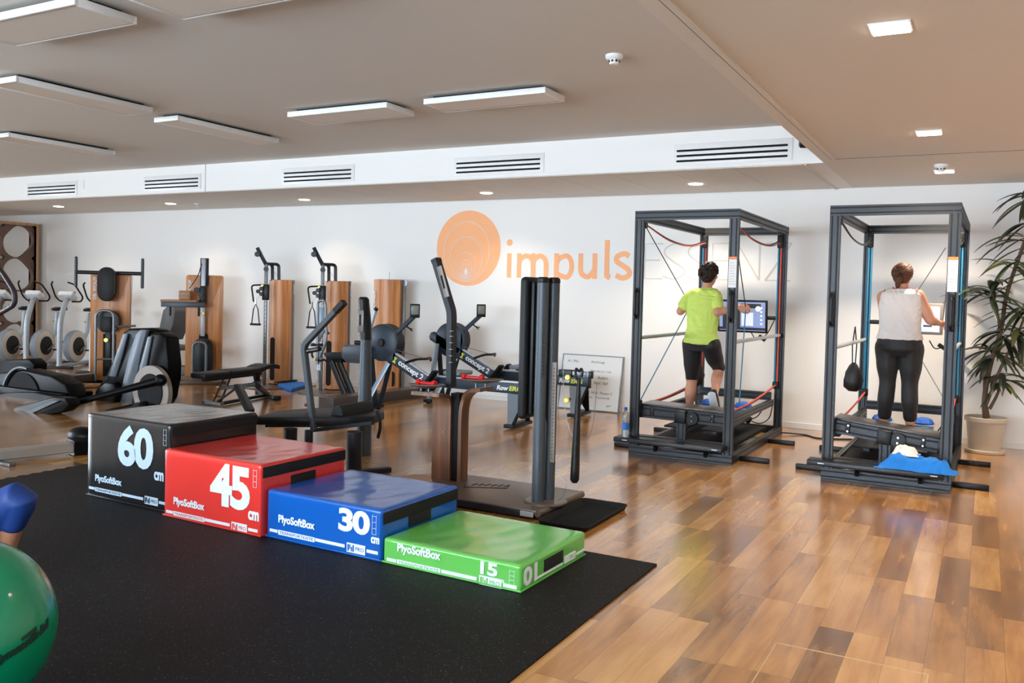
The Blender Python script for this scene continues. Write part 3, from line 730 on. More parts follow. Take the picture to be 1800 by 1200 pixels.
# ------------------------------------------------------------------ table machine in front of the rowers
r = thing('leg_curl_bench', 'low black padded bench machine with bent grey arm and console post, behind the red box', 'exercise machine', (-4.9, 5.8, 0))
out = VZ([(444, 733), (487, 721), (560, 716), (645, 716), (672, 720), (676, 724), (657, 731), (618, 733)], .45)
b = B(); b.prism([p - Vector((0, 0, .065)) for p in out], (0, 0, .065), bev=.012); b.build('padded_top', M_uph, r)
c0 = sum(out, Vector()) / len(out)
b = B(); b.prism([c0 + (p - c0) * .86 - Vector((0, 0, .09)) for p in out], (0, 0, .026)); b.build('top_frame', M_greyd, r)
g = PZ(622, 838, 0)
b = B(); b.cyl((g.x, g.y, 0), (g.x, g.y, .37), .062, seg=24); b.build('leg', M_greyd, r)
b = B(); q = PZ(503, 752, .38); b.cyl((q.x, q.y + .05, 0), (q.x, q.y + .05, .37), .055, seg=24); b.build('leg', M_greyd, r)
b = B(); q = PZ(543, 758, .36); b.cyl((q.x, q.y, .27), (q.x, q.y, .37), .034, seg=16); b.build('telescopic_leg', M_greyd, r); b = B(); b.cyl((q.x, q.y, 0), (q.x, q.y, .27), .026, seg=16); b.build('telescopic_foot', M_steel, r)
f = PZ(685, 825, .03)
b = B(); d = (Vector((f.x, f.y, 0)) - Vector((g.x, g.y, 0))).normalized(); b.tube([Vector((g.x, g.y, .03)) - d * .45, (f.x, f.y, .03)], 1, flat=(.07, .045), up=(0, 0, 1)); b.build('foot_bar', M_greyd, r)
P = V([(552, 755), (545, 700), (534, 607), (604, 532)], 5.55)
b = B(); b.tube(round_path(P, .05), 1, flat=(.05, .045), up=(1, 0, 0)); b.build('bent_arm', M_grey, r)
b = B(); b.tube([PY(590, 547, 5.55), PY(605, 531, 5.55)], 1, flat=(.054, .05), up=(1, 0, 0)); b.build('arm_grip', M_black, r)
b = B(); b.cyl(PY(541, 617, 5.55), PY(562, 613, 5.50), .02, seg=14); b.build('side_grip', M_black, r)
b = B(); b.tube(V([(552, 756), (600, 750), (655, 743)], 5.6), 1, flat=(.03, .03), up=(1, 0, 0)); b.build('pivot_bar', M_greyd, r)
# console post
b = B(); P0 = PY(641, 716, 6.35); x, y = P0.x, 6.35
def oval(z, w, d, n=20, dx=0): return [(x + dx + w * math.cos(2 * math.pi * i / n), y + d * math.sin(2 * math.pi * i / n), z) for i in range(n)]
b.grid([oval(0, .065, .08), oval(.4, .062, .075), oval(.9, .048, .06), oval(1.08, .044, .055)], True, True); b.build('console_post', M_silver if False else M_grey, r)
b = B(); b.grid([oval(1.06, .05, .06), oval(1.2, .052, .06, dx=-.01), oval(1.34, .048, .055, dx=-.025), oval(1.43, .046, .052, dx=-.035), oval(1.45, .03, .035, dx=-.038)], True, True); b.build('console_head', M_black, r)
b = B(); b.box((x - .018, y - .062, 1.23), (.072, .012, .2), None, .03 if False else .01); b.build('console_face', M_tray, r)
b = B(); b.box((x - .018, y - .07, 1.24), (.016, .006, .1), None, .002); b.build('console_display', M_slot, r)
b = B(); b.cyl((x - .1, y - .03, 1.03), (x, y - .02, 1.03), .02, seg=14); b.build('post_grip', M_black, r)
# roll pad
a, c = PZ(602, 731, .45), PZ(657, 722, .45); d = (c - a); n2 = Vector((-d.y, d.x, 0)).normalized() * .12
b = B(); rings = []
for s in (a, c): rings.append([s + n2 * .5 + n2 * math.cos(math.radians(t)) * .5 + Vector((0, 0, .001 + .085 * math.sin(math.radians(t)))) for t in range(0, 181, 15)])
b.grid(rings, True, True); b.build('roll_pad', M_uph, r)
b = B(); b.tube(smooth_path(V([(662, 722), (667, 735), (668, 752), (664, 770)], 5.85), 5), 1, flat=(.03, .004), up=(0, 1, 0)); b.build('strap', M_blackm, r)
b = B(); q = PZ(541, 725, .452); b.cyl(q, q + Vector((0, 0, .06)), .007, seg=8); b.lathe([(.03, .055), (.032, .07), (.02, .08)], q, seg=16); b.build('setting_knob', mat('dark_red_plastic', (92, 30, 28), .4), r)
# ------------------------------------------------------------------ rowing machines
M_rsteel = mat('rower_frame_paint', (38, 50, 62), 0.4, 0.2, spec=.35)
M_rleg = mat('rower_leg_paint', (132, 146, 158), 0.4, 0.4)
M_ryel = mat('yellow_green_print', (206, 214, 70), 0.5)
def rower(Y, dx, label):
    """profile in x-z; the rail end is at x = -4.48 + dx"""
    E_ = -4.48 + dx
    def v(u, z, y=0): return Vector((E_ + u, Y + y, z))
    r = thing('rowing_machine', label, 'rowing machine', (E_ - 1.2, Y, 0), group='rowing machines beside the wall')
    b = B(); b.bb(E_ - 1.42, E_, Y - .022, Y + .022, .375, .495, .004); b.build('rail', M_rsteel, r)
    b = B(); b.bb(E_ - 1.36, E_ - .02, Y - .032, Y + .032, .495, .515, .004); b.build('rail_track', M_silver, r)
    b = B(); b.bb(E_ - .012, E_ + .012, Y - .028, Y + .028, .36, .52, .004); b.build('rail_end_cap', M_black, r)
    # rear leg: tapered plates on a foot bar
    b = B(); b.prism([v(-.26, .375, -.035), v(-.03, .375, -.035), v(-.11, .05, -.2), v(-.16, .05, -.2)], (0, .006, 0)); b.build('rear_leg', M_rleg, r)
    b = B(); b.prism([v(-.26, .375, .03), v(-.03, .375, .03), v(-.07, .05, .17), v(-.12, .05, .17)], (0, .006, 0)); b.build('rear_leg', M_black, r)
    b = B(); b.prism([v(-.03, .375, -.035), v(-.03, .375, -.03), v(-.09, .05, -.19), v(-.11, .05, -.2)], (.02, .01, 0)); b.build('leg_flange', M_black, r)
    b = B(); b.bb(E_ - .19, E_ - .07, Y - .24, Y + .24, .015, .055, .006); b.build('rear_foot', M_black, r)
    # front diagonal beam with the maker's name
    A, Bq = v(-1.34, .40), v(-2.36, .90)
    d = (Bq - A).normalized(); up = Vector((-d.z, 0, d.x)) * -1
    up = Vector((d.z, 0, -d.x)); up = up if up.z > 0 else -up
    b = B(); b.prism([A - up * .065, A + up * .065, Bq + up * .065, Bq + d * .04 + up * .03, Bq + d * .04 - up * .03, Bq - up * .065], (0, .05, 0), bev=.004); o = b.build('front_beam', M_rsteel, r)
    b = B(); b.prism([A + up * .067 - Vector((0, .0, 0)), A + up * .078, A + (Bq - A) * .55 + up * .078, A + (Bq - A) * .55 + up * .067], (0, .05, 0)); b.build('beam_track', M_silver, r)
    o0 = A + (Bq - A) * .535 - up * .045 + Vector((0, -.003, 0))
    # round emblem, then the word
    b = B(); c = o0 + up * .045 - d * .025
    for k in (-1, 1):
        pts = [c + (-d) * (.030 * k + .030 * math.cos(math.radians(t)) * -k) + up * (.036 * math.sin(math.radians(t))) for t in range(-70, 71, 20)]
        b.tube(pts, .010, seg=6)
    b.build('emblem', M_ryel, r)
    lettering('maker_name', 'concept 2', M_lettw, r, o0 - d * .085 - up * .0, -d, up, .1, .40, .095, off=.003)
    # flywheel housing
    fc = v(-2.08, .86, .05)
    b = B(); b.lathe([(.03, -.05), (.215, -.05), (.23, -.04), (.23, -.005)], fc, (0, 1, 0), seg=48); b.build('flywheel_cover', M_rsteel, r)
    b = B(); b.lathe([(.22, -.005), (.227, 0), (.227, .13), (.19, .14), (.03, .14)], fc, (0, 1, 0), seg=48); b.build('flywheel_cage', M_black, r)
    b = B()
    for k in range(40):
        a = 2 * math.pi * k / 40; p = fc + Vector((.229 * math.cos(a), .01, .229 * math.sin(a))); b.tube([p, p + Vector((0, .11, 0))], .0035, seg=5)
    b.build('cage_bars', M_greyd, r)
    b = B(); b.lathe([(.045, -.075), (.05, -.07), (.05, -.05)], fc, (0, 1, 0), seg=20); b.build('damper_hub', M_black, r)
    b = B(); b.prism([v(-1.90, .66, .0), v(-1.86, .66, .0), v(-1.86, 1.0, .0), v(-1.90, 1.0, .0)], (0, .06, 0), bev=.003); b.build('monitor_bracket', M_rsteel, r)
    b = B(); b.tube([v(-1.88, .98, .03), v(-1.62, 1.2, .03)], 1, flat=(.05, .04), up=(0, 1, 0)); b.build('monitor_arm', M_rsteel, r)
    b = B(); b.tube([v(-1.76, 1.10, .03), v(-1.68, 1.06, .0), v(-1.58, 1.05, -.05)], .007, seg=6); b.tube([v(-1.72, 1.08, .03), v(-1.64, 1.02, .03)], .007, seg=6); b.build('cable_clips', M_black, r)
    Rm_ = Matrix.Rotation(math.radians(38), 3, 'Z')
    b = B(); b.box(v(-1.60, 1.27, .02), (.12, .045, .17), Rm_, .008); b.build('monitor', M_greyd, r)
    b = B(); b.box(v(-1.60, 1.28, .02) + Rm_ @ Vector((0, -.024, 0)), (.09, .004, .11), Rm_, .002); b.build('screen', mat('lcd_grey', (128, 132, 122), .25), r)
    # front A legs
    for s, c in ((-1, M_rleg), (1, M_rsteel)):
        b = B(); b.tube([v(-2.26, .80, .02 * s), v(-2.27, .06, .16 * s)], 1, flat=(.07, .02), up=(0, 1, 0)); b.build('front_leg', c, r)
        b = B(); b.tube([v(-1.95, .62, .02 * s), v(-2.2, .06, .16 * s)], 1, flat=(.06, .02), up=(0, 1, 0)); b.build('front_brace', c, r)
    b = B(); b.bb(E_ - 2.31, E_ - 2.2, Y - .25, Y + .25, .02, .06, .006); b.build('front_foot', M_black, r)
    for s in (-1, 1):
        b = B(); b.cyl(v(-2.26, .03, .2 * s - .02), v(-2.26, .03, .2 * s + .02), .03, seg=16); b.build('wheel', M_black, r)
    # footrests, strap, handle, seat
    for s in (-1, 1):
        b = B(); p = v(-1.30, .44, .105 * s); b.box(p, (.04, .12, .34), (0, math.radians(38), 0), .012); b.build('footrest', M_blackm, r)
        b = B(); b.tube(smooth_path([p + Vector((.02, -.06, -.02)), p + Vector((.09, -.03, .02)), p + Vector((.09, .03, .02)), p + Vector((.02, .06, -.02))], 4), 1, flat=(.035, .006), up=(1, 0, 0)); b.build('foot_strap', M_blackm, r)
    b = B(); b.tube(smooth_path([v(-1.52, .66, -.27), v(-1.44, .70, -.14), v(-1.40, .70, 0), v(-1.44, .70, .14), v(-1.52, .66, .27)], 4), .016, seg=10); b.build('handle', M_black, r)
    b = B(); b.tube([v(-1.42, .70, 0), v(-1.86, .78, .02)], .004, seg=6); b.build('chain', M_steel, r)
    b = B(); b.box(v(-.95, .565, 0), (.24, .3, .05), None, .02, 3); b.build('seat', mat('grey_seat', (104, 116, 126), .5), r)
    b = B(); b.bb(E_ - 1.02, E_ - .88, Y - .04, Y + .04, .516, .542); b.build('seat_carriage', M_black, r)
    lettering('model_word', 'Row', M_lettw, r, v(-.41, .405, -.0228), (1, 0, 0), (0, 0, 1), .1, .155, .055, off=.004, shear=.2)
    lettering('model_word_second', 'ERG', M_ryel, r, v(-.25, .405, -.0228), (1, 0, 0), (0, 0, 1), .1, .165, .055, off=.004, shear=.2)
rower(8.68, 0.0, 'rowing machine nearer the camera, its rail end between walnut pedestal and tall grey columns')
rower(9.92, .20, 'rowing machine farther back by the wall, its rail end in front of the leaning whiteboard')
# whiteboard leaning against the wall
r = thing('whiteboard', 'white dry-erase board with black handwriting leaning against the back wall', 'whiteboard', (-4.55, 10.5, 0))
p0 = Vector((-4.95, 10.47, .006)); p1 = Vector((-4.13, 10.47, .006)); T = Matrix.Translation((-4.54, 10.47, .004)) @ Matrix.Rotation(math.radians(-11), 4, 'X')
b = B(T); b.bb(-.42, .42, 0, .014, .01, .72); b.build('board', mat('whiteboard_gloss', (222, 226, 228), .12, spec=.6), r, smooth=0)
b = B(T)
b.bb(-.435, -.42, -.004, .018, 0, .73); b.bb(.42, .435, -.004, .018, 0, .73); b.bb(-.42, .42, -.004, .018, 0, .012); b.bb(-.42, .42, -.004, .018, .718, .73); b.build('board_frame', M_steel, r, smooth=0)
M_ink = mat('marker_ink', (62, 62, 70), .6)
X_ = T.to_3x3() @ Vector((1, 0, 0)); Z_ = T.to_3x3() @ Vector((0, 0, 1))
for i, (tx, u, z, w) in enumerate((('A / Mo', -.36, .62, .16), ('Seilzug', -.02, .62, .2), ('4 Runden je 1 min', -.02, .50, .3), ('Kniebeugen', -.36, .42, .2), ('Rudern', .1, .42, .14), ('Band / Ball', .05, .35, .2),
        ('ca. 15 Wdh. Pausen 2', -.1, .22, .42), ('je Seite. Technik', -.16, .155, .46), ('gut!', .26, .06, .06))):
    lettering('handwriting', tx, M_ink, r, T @ Vector((u, -.0008, z)), X_, Z_, .05, w, .035, shear=.25, depth=.0003)
# ------------------------------------------------------------------ wood-clad cable towers by the back wall
M_towerside = mat('grey_tower_side', (112, 110, 108), 0.45, 0.3)
def tower_body(r, T, w, h, slot=True):
    """front bulges towards -y, origin at front-left floor corner"""
    b = B(T); n = 16
    def sec(z): return [(w * i / n, -.065 * math.sin(math.pi * i / n), z) for i in range(n + 1)] + [(w, .11, z), (0, .11, z)]
    b.grid([sec(.03), sec(h)], True, True); b.build('wooden_front', M_wood, r, smooth=30)
    b = B(T); b.bb(.005, w + .012, .11, .19, 0, h + .005, .004); b.build('back_housing', M_towerside, r)
    b = B(T); b.bb(.02, w - .02, 0.0, .11, 0, .03); b.build('plinth', M_blackm, r)
    if slot:
        b = B(T)
        P = []
        for i in range(13): a = math.pi * i / 12; P.append((.085 + .042 * math.cos(a), 0, .70 + .042 * math.sin(a)))
        for i in range(13): a = math.pi + math.pi * i / 12; P.append((.085 + .042 * math.cos(a), 0, .12 + .042 * math.sin(a)))
        P = [(x, -.065 * math.sin(math.pi * x / w) - .004, z) for x, y, z in P]
        b.prism(P, (0, .01, 0)); b.build('weight_slot', M_slot, r)
        b = B(T)
        for k in range(12): b.bb(.118, .124, -.058, -.05, .2 + k * .035, .204 + k * .035)
        b.build('slot_scale', M_silver, r)
    b = B(T); b.bb(w + .012, w + .016, .125, .165, h - .22, h - .06); b.build('side_emblem', M_silver, r)
def cable_tower(loc, label, w=.33):
    r = thing('cable_tower', label, 'exercise machine', loc, math.radians(25), group='cable towers with swivel booms')
    T = mw(r)
    tower_body(r, T, w, 1.62)
    q = -.05
    b = B(T); b.lathe([(.39, 0), (.40, .004), (.40, .012), (.38, .016)], (.10, -.22, 0), seg=48); b.build('floor_disc', M_plate, r)
    px, py = .0, -.14
    b = B(T); b.bb(px - .022, px + .022, py - .02, py + .02, .016, 1.86, .003); b.build('guide_rail', M_steel, r)
    b = B(T)
    for k in range(24): b.cyl((px, py - .0205, .2 + k * .06), (px, py - .022, .2 + k * .06), .007, seg=8)
    b.build('rail_holes', M_slot, r)
    b = B(T); b.tube([(px, py, 1.84), (px - .12, py - .07, 2.10)], 1, flat=(.05, .035), up=(0, 1, 0)); b.build('boom', M_greyd, r)
    b = B(T); b.cyl((px - .11, py - .1, 2.0), (px - .11, py - .07, 2.0), .04, seg=18); b.tube([(px - .115, py - .085, 2.07), (px - .11, py - .085, 2.0)], .006, seg=6); b.build('boom_pulley', M_greyd, r)
    b = B(T); b.cyl((px + .01, py - .05, 1.78), (px + .01, py - .02, 1.78), .035, seg=18); b.build('pulley', M_greyd, r)
    b = B(T); b.tube(round_path([(px, py, 1.86), (px + .16, py + .1, 1.86), (px + .16, py + .12, 1.60)], .05), 1, flat=(.045, .02), up=(0, 1, 0)); b.build('top_bracket', M_greyd, r)
    b = B(T); b.tube(round_path([(px - .01, py, 1.86), (px + .06, py + .1, 1.86), (px + .06, py + .12, 1.60)], .05), 1, flat=(.045, .02), up=(0, 1, 0)); b.build('top_bracket', M_greyd, r)
    z = 1.40
    b = B(T); b.bb(px - .045, px + .045, py - .045, py + .04, z - .09, z + .15, .01); b.build('carriage', M_black, r)
    for dx, dz in ((-.05, .0), (-.05, .08), (-.1, .04)):
        b = B(T); b.cyl((px + dx, py - .07, z + dz), (px + dx, py - .04, z + dz), .03, seg=16); b.build('carriage_wheel', M_black, r)
    b = B(T); b.cyl((px - .03, py - .085, z + .13), (px - .03, py - .04, z + .13), .016, seg=12); b.build('yellow_knob', M_yellow, r)
    b = B(T); b.tube(round_path([(px - .02, py - .05, z + .14), (px - .19, py - .1, z + .13), (px - .15, py - .1, z - .12)], .05), .012, seg=8); b.build('swivel_handle', M_black, r)
    hx, hz = px - .12, z - .15
    b = B(T); b.tube([(hx, py - .09, hz + .06), (hx, py - .09, hz)], .012, seg=8); b.build('karabiner', M_chrome, r)
    b = B(T); b.tube([(hx - .06, py - .09, hz - .31), (hx - .035, py - .09, hz - .08), (hx, py - .09, hz), (hx + .035, py - .09, hz - .08), (hx + .06, py - .09, hz - .31)], .009, seg=8); b.build('grip_strap', mat('dark_strap', (46, 24, 22), .6), r)
    b = B(T); b.cyl((hx - .08, py - .09, hz - .31), (hx + .08, py - .09, hz - .31), .016, seg=12); b.build('hand_grip', M_black, r)
    b = B(T); b.tube([(px - .05, py - .085, 2.0), (px + .16, .05, 1.62)], .0022, seg=5); b.tube([(hx, py - .09, hz + .06), (px - .05, py - .085, z)], .0022, seg=5); b.build('cable', M_steel, r)
    return r
q = PY(472, 560, 9.95); q2 = PY(570.5, 560, 9.95)
cable_tower((q.x + .0, 9.95, 0), 'wooden cable tower with angled boom, left of the two, beside the blue floor mat')
cable_tower((q2.x, 9.95, 0), 'wooden cable tower with angled boom, behind the bent grey arm')
q = PY(656, 560, 10.08)
r = thing('cable_tower', 'plain wooden tower without boom, right of the other towers, behind the left rower', 'exercise machine', (q.x, 10.08, 0), math.radians(22))
T = mw(r); tower_body(r, T, .385, 1.66, slot=False)
b = B(T)
P = [(.30 + .042 * math.cos(math.pi * i / 12), -.04, .30 + .042 * math.sin(math.pi * i / 12)) for i in range(13)] + [(.30 + .042 * math.cos(math.pi + math.pi * i / 12), -.04, .16 + .042 * math.sin(math.pi + math.pi * i / 12)) for i in range(13)]
b.prism(P, (0, .02, 0)); b.build('weight_slot', M_slot, r)
b = B(T); b.cyl((.42, .1, 1.62), (.42, .14, 1.62), .05, seg=20); b.build('top_pulley', M_steel, r)
b = B(T); b.bb(.40, .44, .1, .16, .0, 1.66, .003); b.build('side_rail', M_towerside, r)
b = B(T); b.tube([(.2, .1, 1.66), (.2, .1, 1.76)], .005, seg=6); b.tube([(.2, .1, 1.76), (.22, .06, 1.755)], .004, seg=6); b.build('cable', M_steel, r)
lettering('maker_name', 'DR. WOLFF', M_lettw, r, T @ Vector((.035, -.03, 1.20)), (0, 0, 1), (-1, .25, 0), .05, .3, .028, off=.002)

# ------------------------------------------------------------------ flat wooden panel machines at the left
A_ = math.radians(38)
def panel_body(r, w, h, th=.09, rad=.0):
    T = mw(r); b = B(T)
    P = []
    for cx_, a0 in ((w / 2 - .035, 0), (-w / 2 + .035, 90)):
        for k in range(6): a = math.radians(a0 + 18 * k); P.append((cx_ + .035 * math.cos(a), 0, h - .035 + .035 * math.sin(a)))
    P += [(-w / 2, 0, .03), (w / 2, 0, .03)]
    b.prism(P, (0, th, 0), bev=.004); b.build('wooden_panel', M_wood, r, smooth=30)
    lettering('maker_name', 'DR. WOLFF', M_lettw, r, T @ Vector((-w / 2 + .085, -.003, h - .42)), (0, 0, 1), T.to_3x3() @ Vector((-1, 0, 0)), .06, .34, .05, off=.002)
    return T
c = Vector((-11.60, 8.62, 0))
r = thing('trunk_rotation_machine', 'wooden panel machine with black oval pad and T-shaped grip bar at head height, left', 'exercise machine', c, A_)
T = panel_body(r, .56, 1.68)
b = B(T); b.lathe([(.40, 0), (.42, .01), (.42, .04), (.40, .05)], (-.33, -.42, 0), seg=48); b.build('wooden_disc', M_woodx, r)
b = B(T); b.bb(-.3, .25, -.5, .1, 0, .05, .006); b.build('base_plate', M_plate, r)
b = B(T); b.bb(-.42, -.12, -.95, -.72, .0, .06, .015); b.build('foot_plate', M_greyd, r)
b = B(T); b.bb(-.36, -.3, -.75, -.45, .01, .04); b.bb(-.22, -.16, -.75, -.45, .01, .04); b.build('foot_arm', M_greyd, r)
b = B(T); b.cyl((-.47, -.06, 1.66), (.47, -.06, 1.66), .028, seg=16); b.build('grip_bar', M_greyd, r)
for s in (-1, 1):
    b = B(T); b.tube([(s * .47, -.06, 1.46), (s * .47, -.06, 1.87)], .024, seg=14); b.ell((s * .47, -.06, 1.46), .024); b.ell((s * .47, -.06, 1.87), .024); b.build('handle', M_grey, r)
b = B(T); P = [(.125 * math.cos(math.pi * i / 14), -.22, 1.62 + .125 * math.sin(math.pi * i / 14)) for i in range(15)] + [(.125 * math.cos(math.pi + math.pi * i / 14), -.22, 1.36 + .125 * math.sin(math.pi + math.pi * i / 14)) for i in range(15)]
b.prism(P, (0, .09, 0), bev=.03); b.build('back_pad', M_uph, r)
b = B(T); b.cyl((0, -.14, 1.5), (0, 0, 1.5), .04, seg=16); b.build('pad_arm', M_greyd, r)
b = B(T); b.tube(round_path([(-.125, -.26, .05), (-.125, -.26, 1.1), (.125, -.26, 1.1), (.125, -.26, .05)], .14, 8), .021, seg=12); b.tube([(-.125, -.26, .38), (.125, -.26, .38)], .016, seg=8); b.build('tube_frame', M_steel, r)
b = B(T); b.cyl((0, -.12, .93), (0, -.02, .93), .165, seg=36); b.build('cam_disc', M_greyd, r)
b = B(T); b.bb(-.07, .07, -.2, -.14, .78, 1.0, .01); b.build('hip_pad', M_uph, r)
b = B(T); b.bb(-.09, .09, -.01, .0, .1, .74); b.build('weight_slot', M_slot, r)
b = B(T); b.bb(-.035, .045, -.12, -.06, .25, .8, .006); b.build('slide', M_greyd, r)
b = B(T); b.cyl((0, -.2, .66), (0, -.12, .66), .03, seg=14); b.build('yellow_knob', M_yellow, r)
b = B(T); b.tube([(.12, -.2, .86), (.42, -.2, .88)], .016, seg=8); b.tube([(.34, -.1, 1.62), (.34, -.2, .88)], .003, seg=5); b.build('pull_lever', M_steel, r)

c = Vector((-10.98, 9.86, 0))
r = thing('shoulder_machine', 'wooden panel machine with vertical steel rail and wood-topped side arm, behind the weight bench', 'exercise machine', c, A_)
T = panel_body(r, .56, 1.67)
b = B(T); b.lathe([(.38, 0), (.4, .01), (.4, .035), (.38, .045)], (-.38, -.3, 0), seg=48); b.build('wooden_disc', M_woodx, r)
b = B(T); b.prism([(-.42, -.62, 0), (-.28, -.78, 0), (.32, -.78, 0), (.45, -.6, 0), (.42, 0, 0), (-.42, 0, 0)], (0, 0, .05), bev=.01); b.build('base_plate', M_plate, r)
b = B(T); b.bb(-.035, .03, -.09, -.04, .7, 1.93, .004); b.build('rail', M_silver, r)
b = B(T); b.bb(-.06, .065, -.045, -.003, 1.5, 1.94, .004); b.build('rail_backing', M_greyd, r)
b = B(T); b.bb(-.05, .05, -.15, -.04, 1.2, 1.5, .02); b.build('carriage', M_greyd, r)
b = B(T); b.cyl((-.09, -.16, 1.43), (-.09, -.1, 1.43), .045, seg=16); b.cyl((-.03, -.17, 1.36), (-.03, -.1, 1.36), .04, seg=16); b.build('carriage_wheel', M_black, r)
b = B(T); b.bb(-.6, .05, -.26, -.17, 1.16, 1.24, .004); b.build('arm', M_grey, r)
b = B(T); b.bb(-.6, -.06, -.31, -.12, 1.24, 1.275, .006); b.build('arm_rest', M_woodx, r)
b = B(T); b.bb(-.33, -.16, -.3, -.14, 1.275, 1.42, .015); b.build('elbow_block', M_woodx, r)
for x in (-.47, -.04):
    b = B(T); b.cyl((x, -.22, 1.02), (x, -.22, 1.16), .018, seg=12); b.build('peg', M_black, r)
b = B(T); b.cyl((.0, -.14, 1.06), (.0, -.08, 1.06), .028, seg=14); b.build('yellow_knob', M_yellow, r)
b = B(T); b.tube(smooth_path([(-.03, -.1, 1.85), (-.08, -.14, 1.65), (-.2, -.16, 1.45)], 5), .007, seg=6); b.build('cable', M_black, r)
b = B(T); P = [(.15 * math.cos(math.pi * i / 14), -.1, .52 + .15 * math.sin(math.pi * i / 14)) for i in range(15)] + [(.15 * math.cos(math.pi + math.pi * i / 14), -.1, .22 + .15 * math.sin(math.pi + math.pi * i / 14)) for i in range(15)]
b.prism(P, (0, .09, 0), bev=.01); b.build('knee_pad', M_greyd, r)
b = B(T); b.tube(round_path([(-.1, -.34, .05), (-.1, -.34, .62), (.1, -.34, .62), (.1, -.34, .05)], .1, 7), .02, seg=12); b.build('tube_frame', M_steel, r)
b = B(T); b.cyl((0, -.02, .68), (0, -.01, .68), .07, seg=20); b.build('rail_foot', M_slot, r)
# seated machine behind the black trainer: backrest, bent frame and dark plinth
r = thing('seated_machine', 'machine with tilted grey backrest and curved silver frame, right of the tall black trainer housing', 'exercise machine', (-11.9, 10.0, 0))
b = B()
P = V([(276, 592), (286, 545), (296, 535), (304, 537), (308, 546), (304, 570), (293, 598)], 9.95)
b.prism(P, (0, .34, 0), bev=.02); b.build('backrest', mat('grey_upholstery', (88, 90, 92), .6), r)
b = B(); b.tube(smooth_path(V([(293, 602), (305, 612), (306, 632), (296, 650)], 10.0), 5), .03, seg=12); b.build('curved_frame', M_silver, r)
b = B(); b.cyl(PY(293, 604, 9.9), PY(306, 600, 9.9), .02, seg=12); b.cyl(PY(297, 607, 9.9), PY(311, 604, 9.8), .025, seg=12); b.build('arm_rest', M_steel, r)
b = B(); b.tube([PY(292, 590, 10.1), PY(297, 660, 10.1)], .03, seg=10); b.build('seat_post', M_steel, r)
b = B(); b.bb(-12.3, -11.62, 9.9, 10.25, .42, .5, .03); b.build('seat', mat('grey_upholstery', (88, 90, 92), .6), r)
b = B(); a, c = PZ(262, 668, 0), PZ(330, 661, 0); b.bb(a.x - .3, c.x, 10.0, 10.4, 0, .16, .01); b.build('plinth', mat('dark_plinth', (66, 52, 48), .5), r)
r = thing('plinth_block', 'dark low plinth on the floor between the third exercise bike and the wooden panel machine', 'platform', (-13.2, 8.9, 0))
a, c = PZ(128, 682, 0), PZ(160, 678, 0)
b = B(); b.bb(a.x - .35, c.x - .1, a.y + .15, a.y + .5, 0, .15, .01); b.build('plinth', mat('dark_plinth', (66, 52, 48), .5), r)
b = B(); b.bb(a.x - .35, c.x - .1, a.y + .15, a.y + .5, .15, .16); b.build('plinth_top', M_plate, r)
q = PZ(395, 647, 0); o = B(); o.bb(-10.5, -10.4, 10.56, 10.62, 0.02, .12, .004); o = o.build('wooden_block', M_wood, label=None); tag(o, 'tiny brown wooden block at the foot of the wall, right of the wooden panel machine', 'wood block')

# ------------------------------------------------------------------ weight bench
r = thing('weight_bench', 'black adjustable weight bench with folding tube frame between the black box and the wooden towers', 'weight bench', (-8.4, 8.1, 0))
def zs(pts, z0, z1, name, m, bev=.02):
    b = B(); b.prism(VZ(pts, z0), (0, 0, z1 - z0), bev=bev); b.build(name, m, r)
nl, nr = PZ(335, 655, .45), PZ(359, 657, .45)
d = (PZ(470, 644, .45) - (nl + nr) / 2); d.z = 0; L = d.length; d.normalize(); s = Vector((-d.y, d.x, 0)); w = .14
c0 = (nl + nr) / 2; c0.z = .45
def bench_pad(a, e, w0, w1, z0, z1, name):
    b = B(); p, q = c0 + d * a, c0 + d * e; p.z = z0; q.z = z1
    b.prism([p + s * w0, p - s * w0, q - s * w1, q + s * w1], (0, 0, -.065), bev=.02); b.build(name, M_uph, r)
bench_pad(0, .42, .12, .145, .45, .455, 'seat_pad'); bench_pad(.44, 1.02, .145, .13, .455, .46, 'backrest_pad')
b = B(); p, q = c0 + d * 1.04, c0 + d * 1.32
b.grid([[c0 + d * (1.0 + t) + s * k * .14 + Vector((0, 0, .012 + .03 * math.sin(t * 9) + (-.05 if low else 0))) for k, low in ((-1, 0), (1, 0), (1, 1), (-1, 1))] for t in (0, .08, .16, .24, .32)], True, True); b.build('head_pad', M_uph, r)
def tb(name, pts, fl=(.05, .05), m=M_greyd, up=(0, 0, 1)):
    b = B(); b.tube(pts, 1, flat=fl, up=up); b.build(name, m, r)
z = Vector((0, 0, 1))
tb('spine', [c0 + d * .1 - z * .09, c0 + d * 1.1 - z * .085], (.05, .04))
f1, f2 = PZ(388, 709, .03), PZ(440, 723, .03)
r1, r2 = PZ(455, 688, .03), PZ(487, 699, .03)
post_top = PY(418, 678, f2.y + .18)
tb('front_post', [f2, post_top], (.10, .06))
tb('cross_bar', [PY(388, 682, f2.y + .25), PY(450, 675, f2.y + .45)], (.05, .045))
rm = (r1 + r2) / 2
tb('rear_post', round_path([PY(450, 675, f2.y + .45), PY(455, 680, f2.y + .5), rm], .1), (.06, .05))
tb('rear_foot', [r1, rm, r2], (.06, .05), M_steel); 
for q in (r1, r2):
    b = B(); b.box(q, (.08, .08, .06), None, .01); b.build('rubber_foot', M_black, r)
tb('base_bar', [f1, rm], (.05, .04))
tb('front_foot', [PZ(358, 706, .03), f1 + Vector((.05, -.02, 0))], (.06, .04), M_steel)
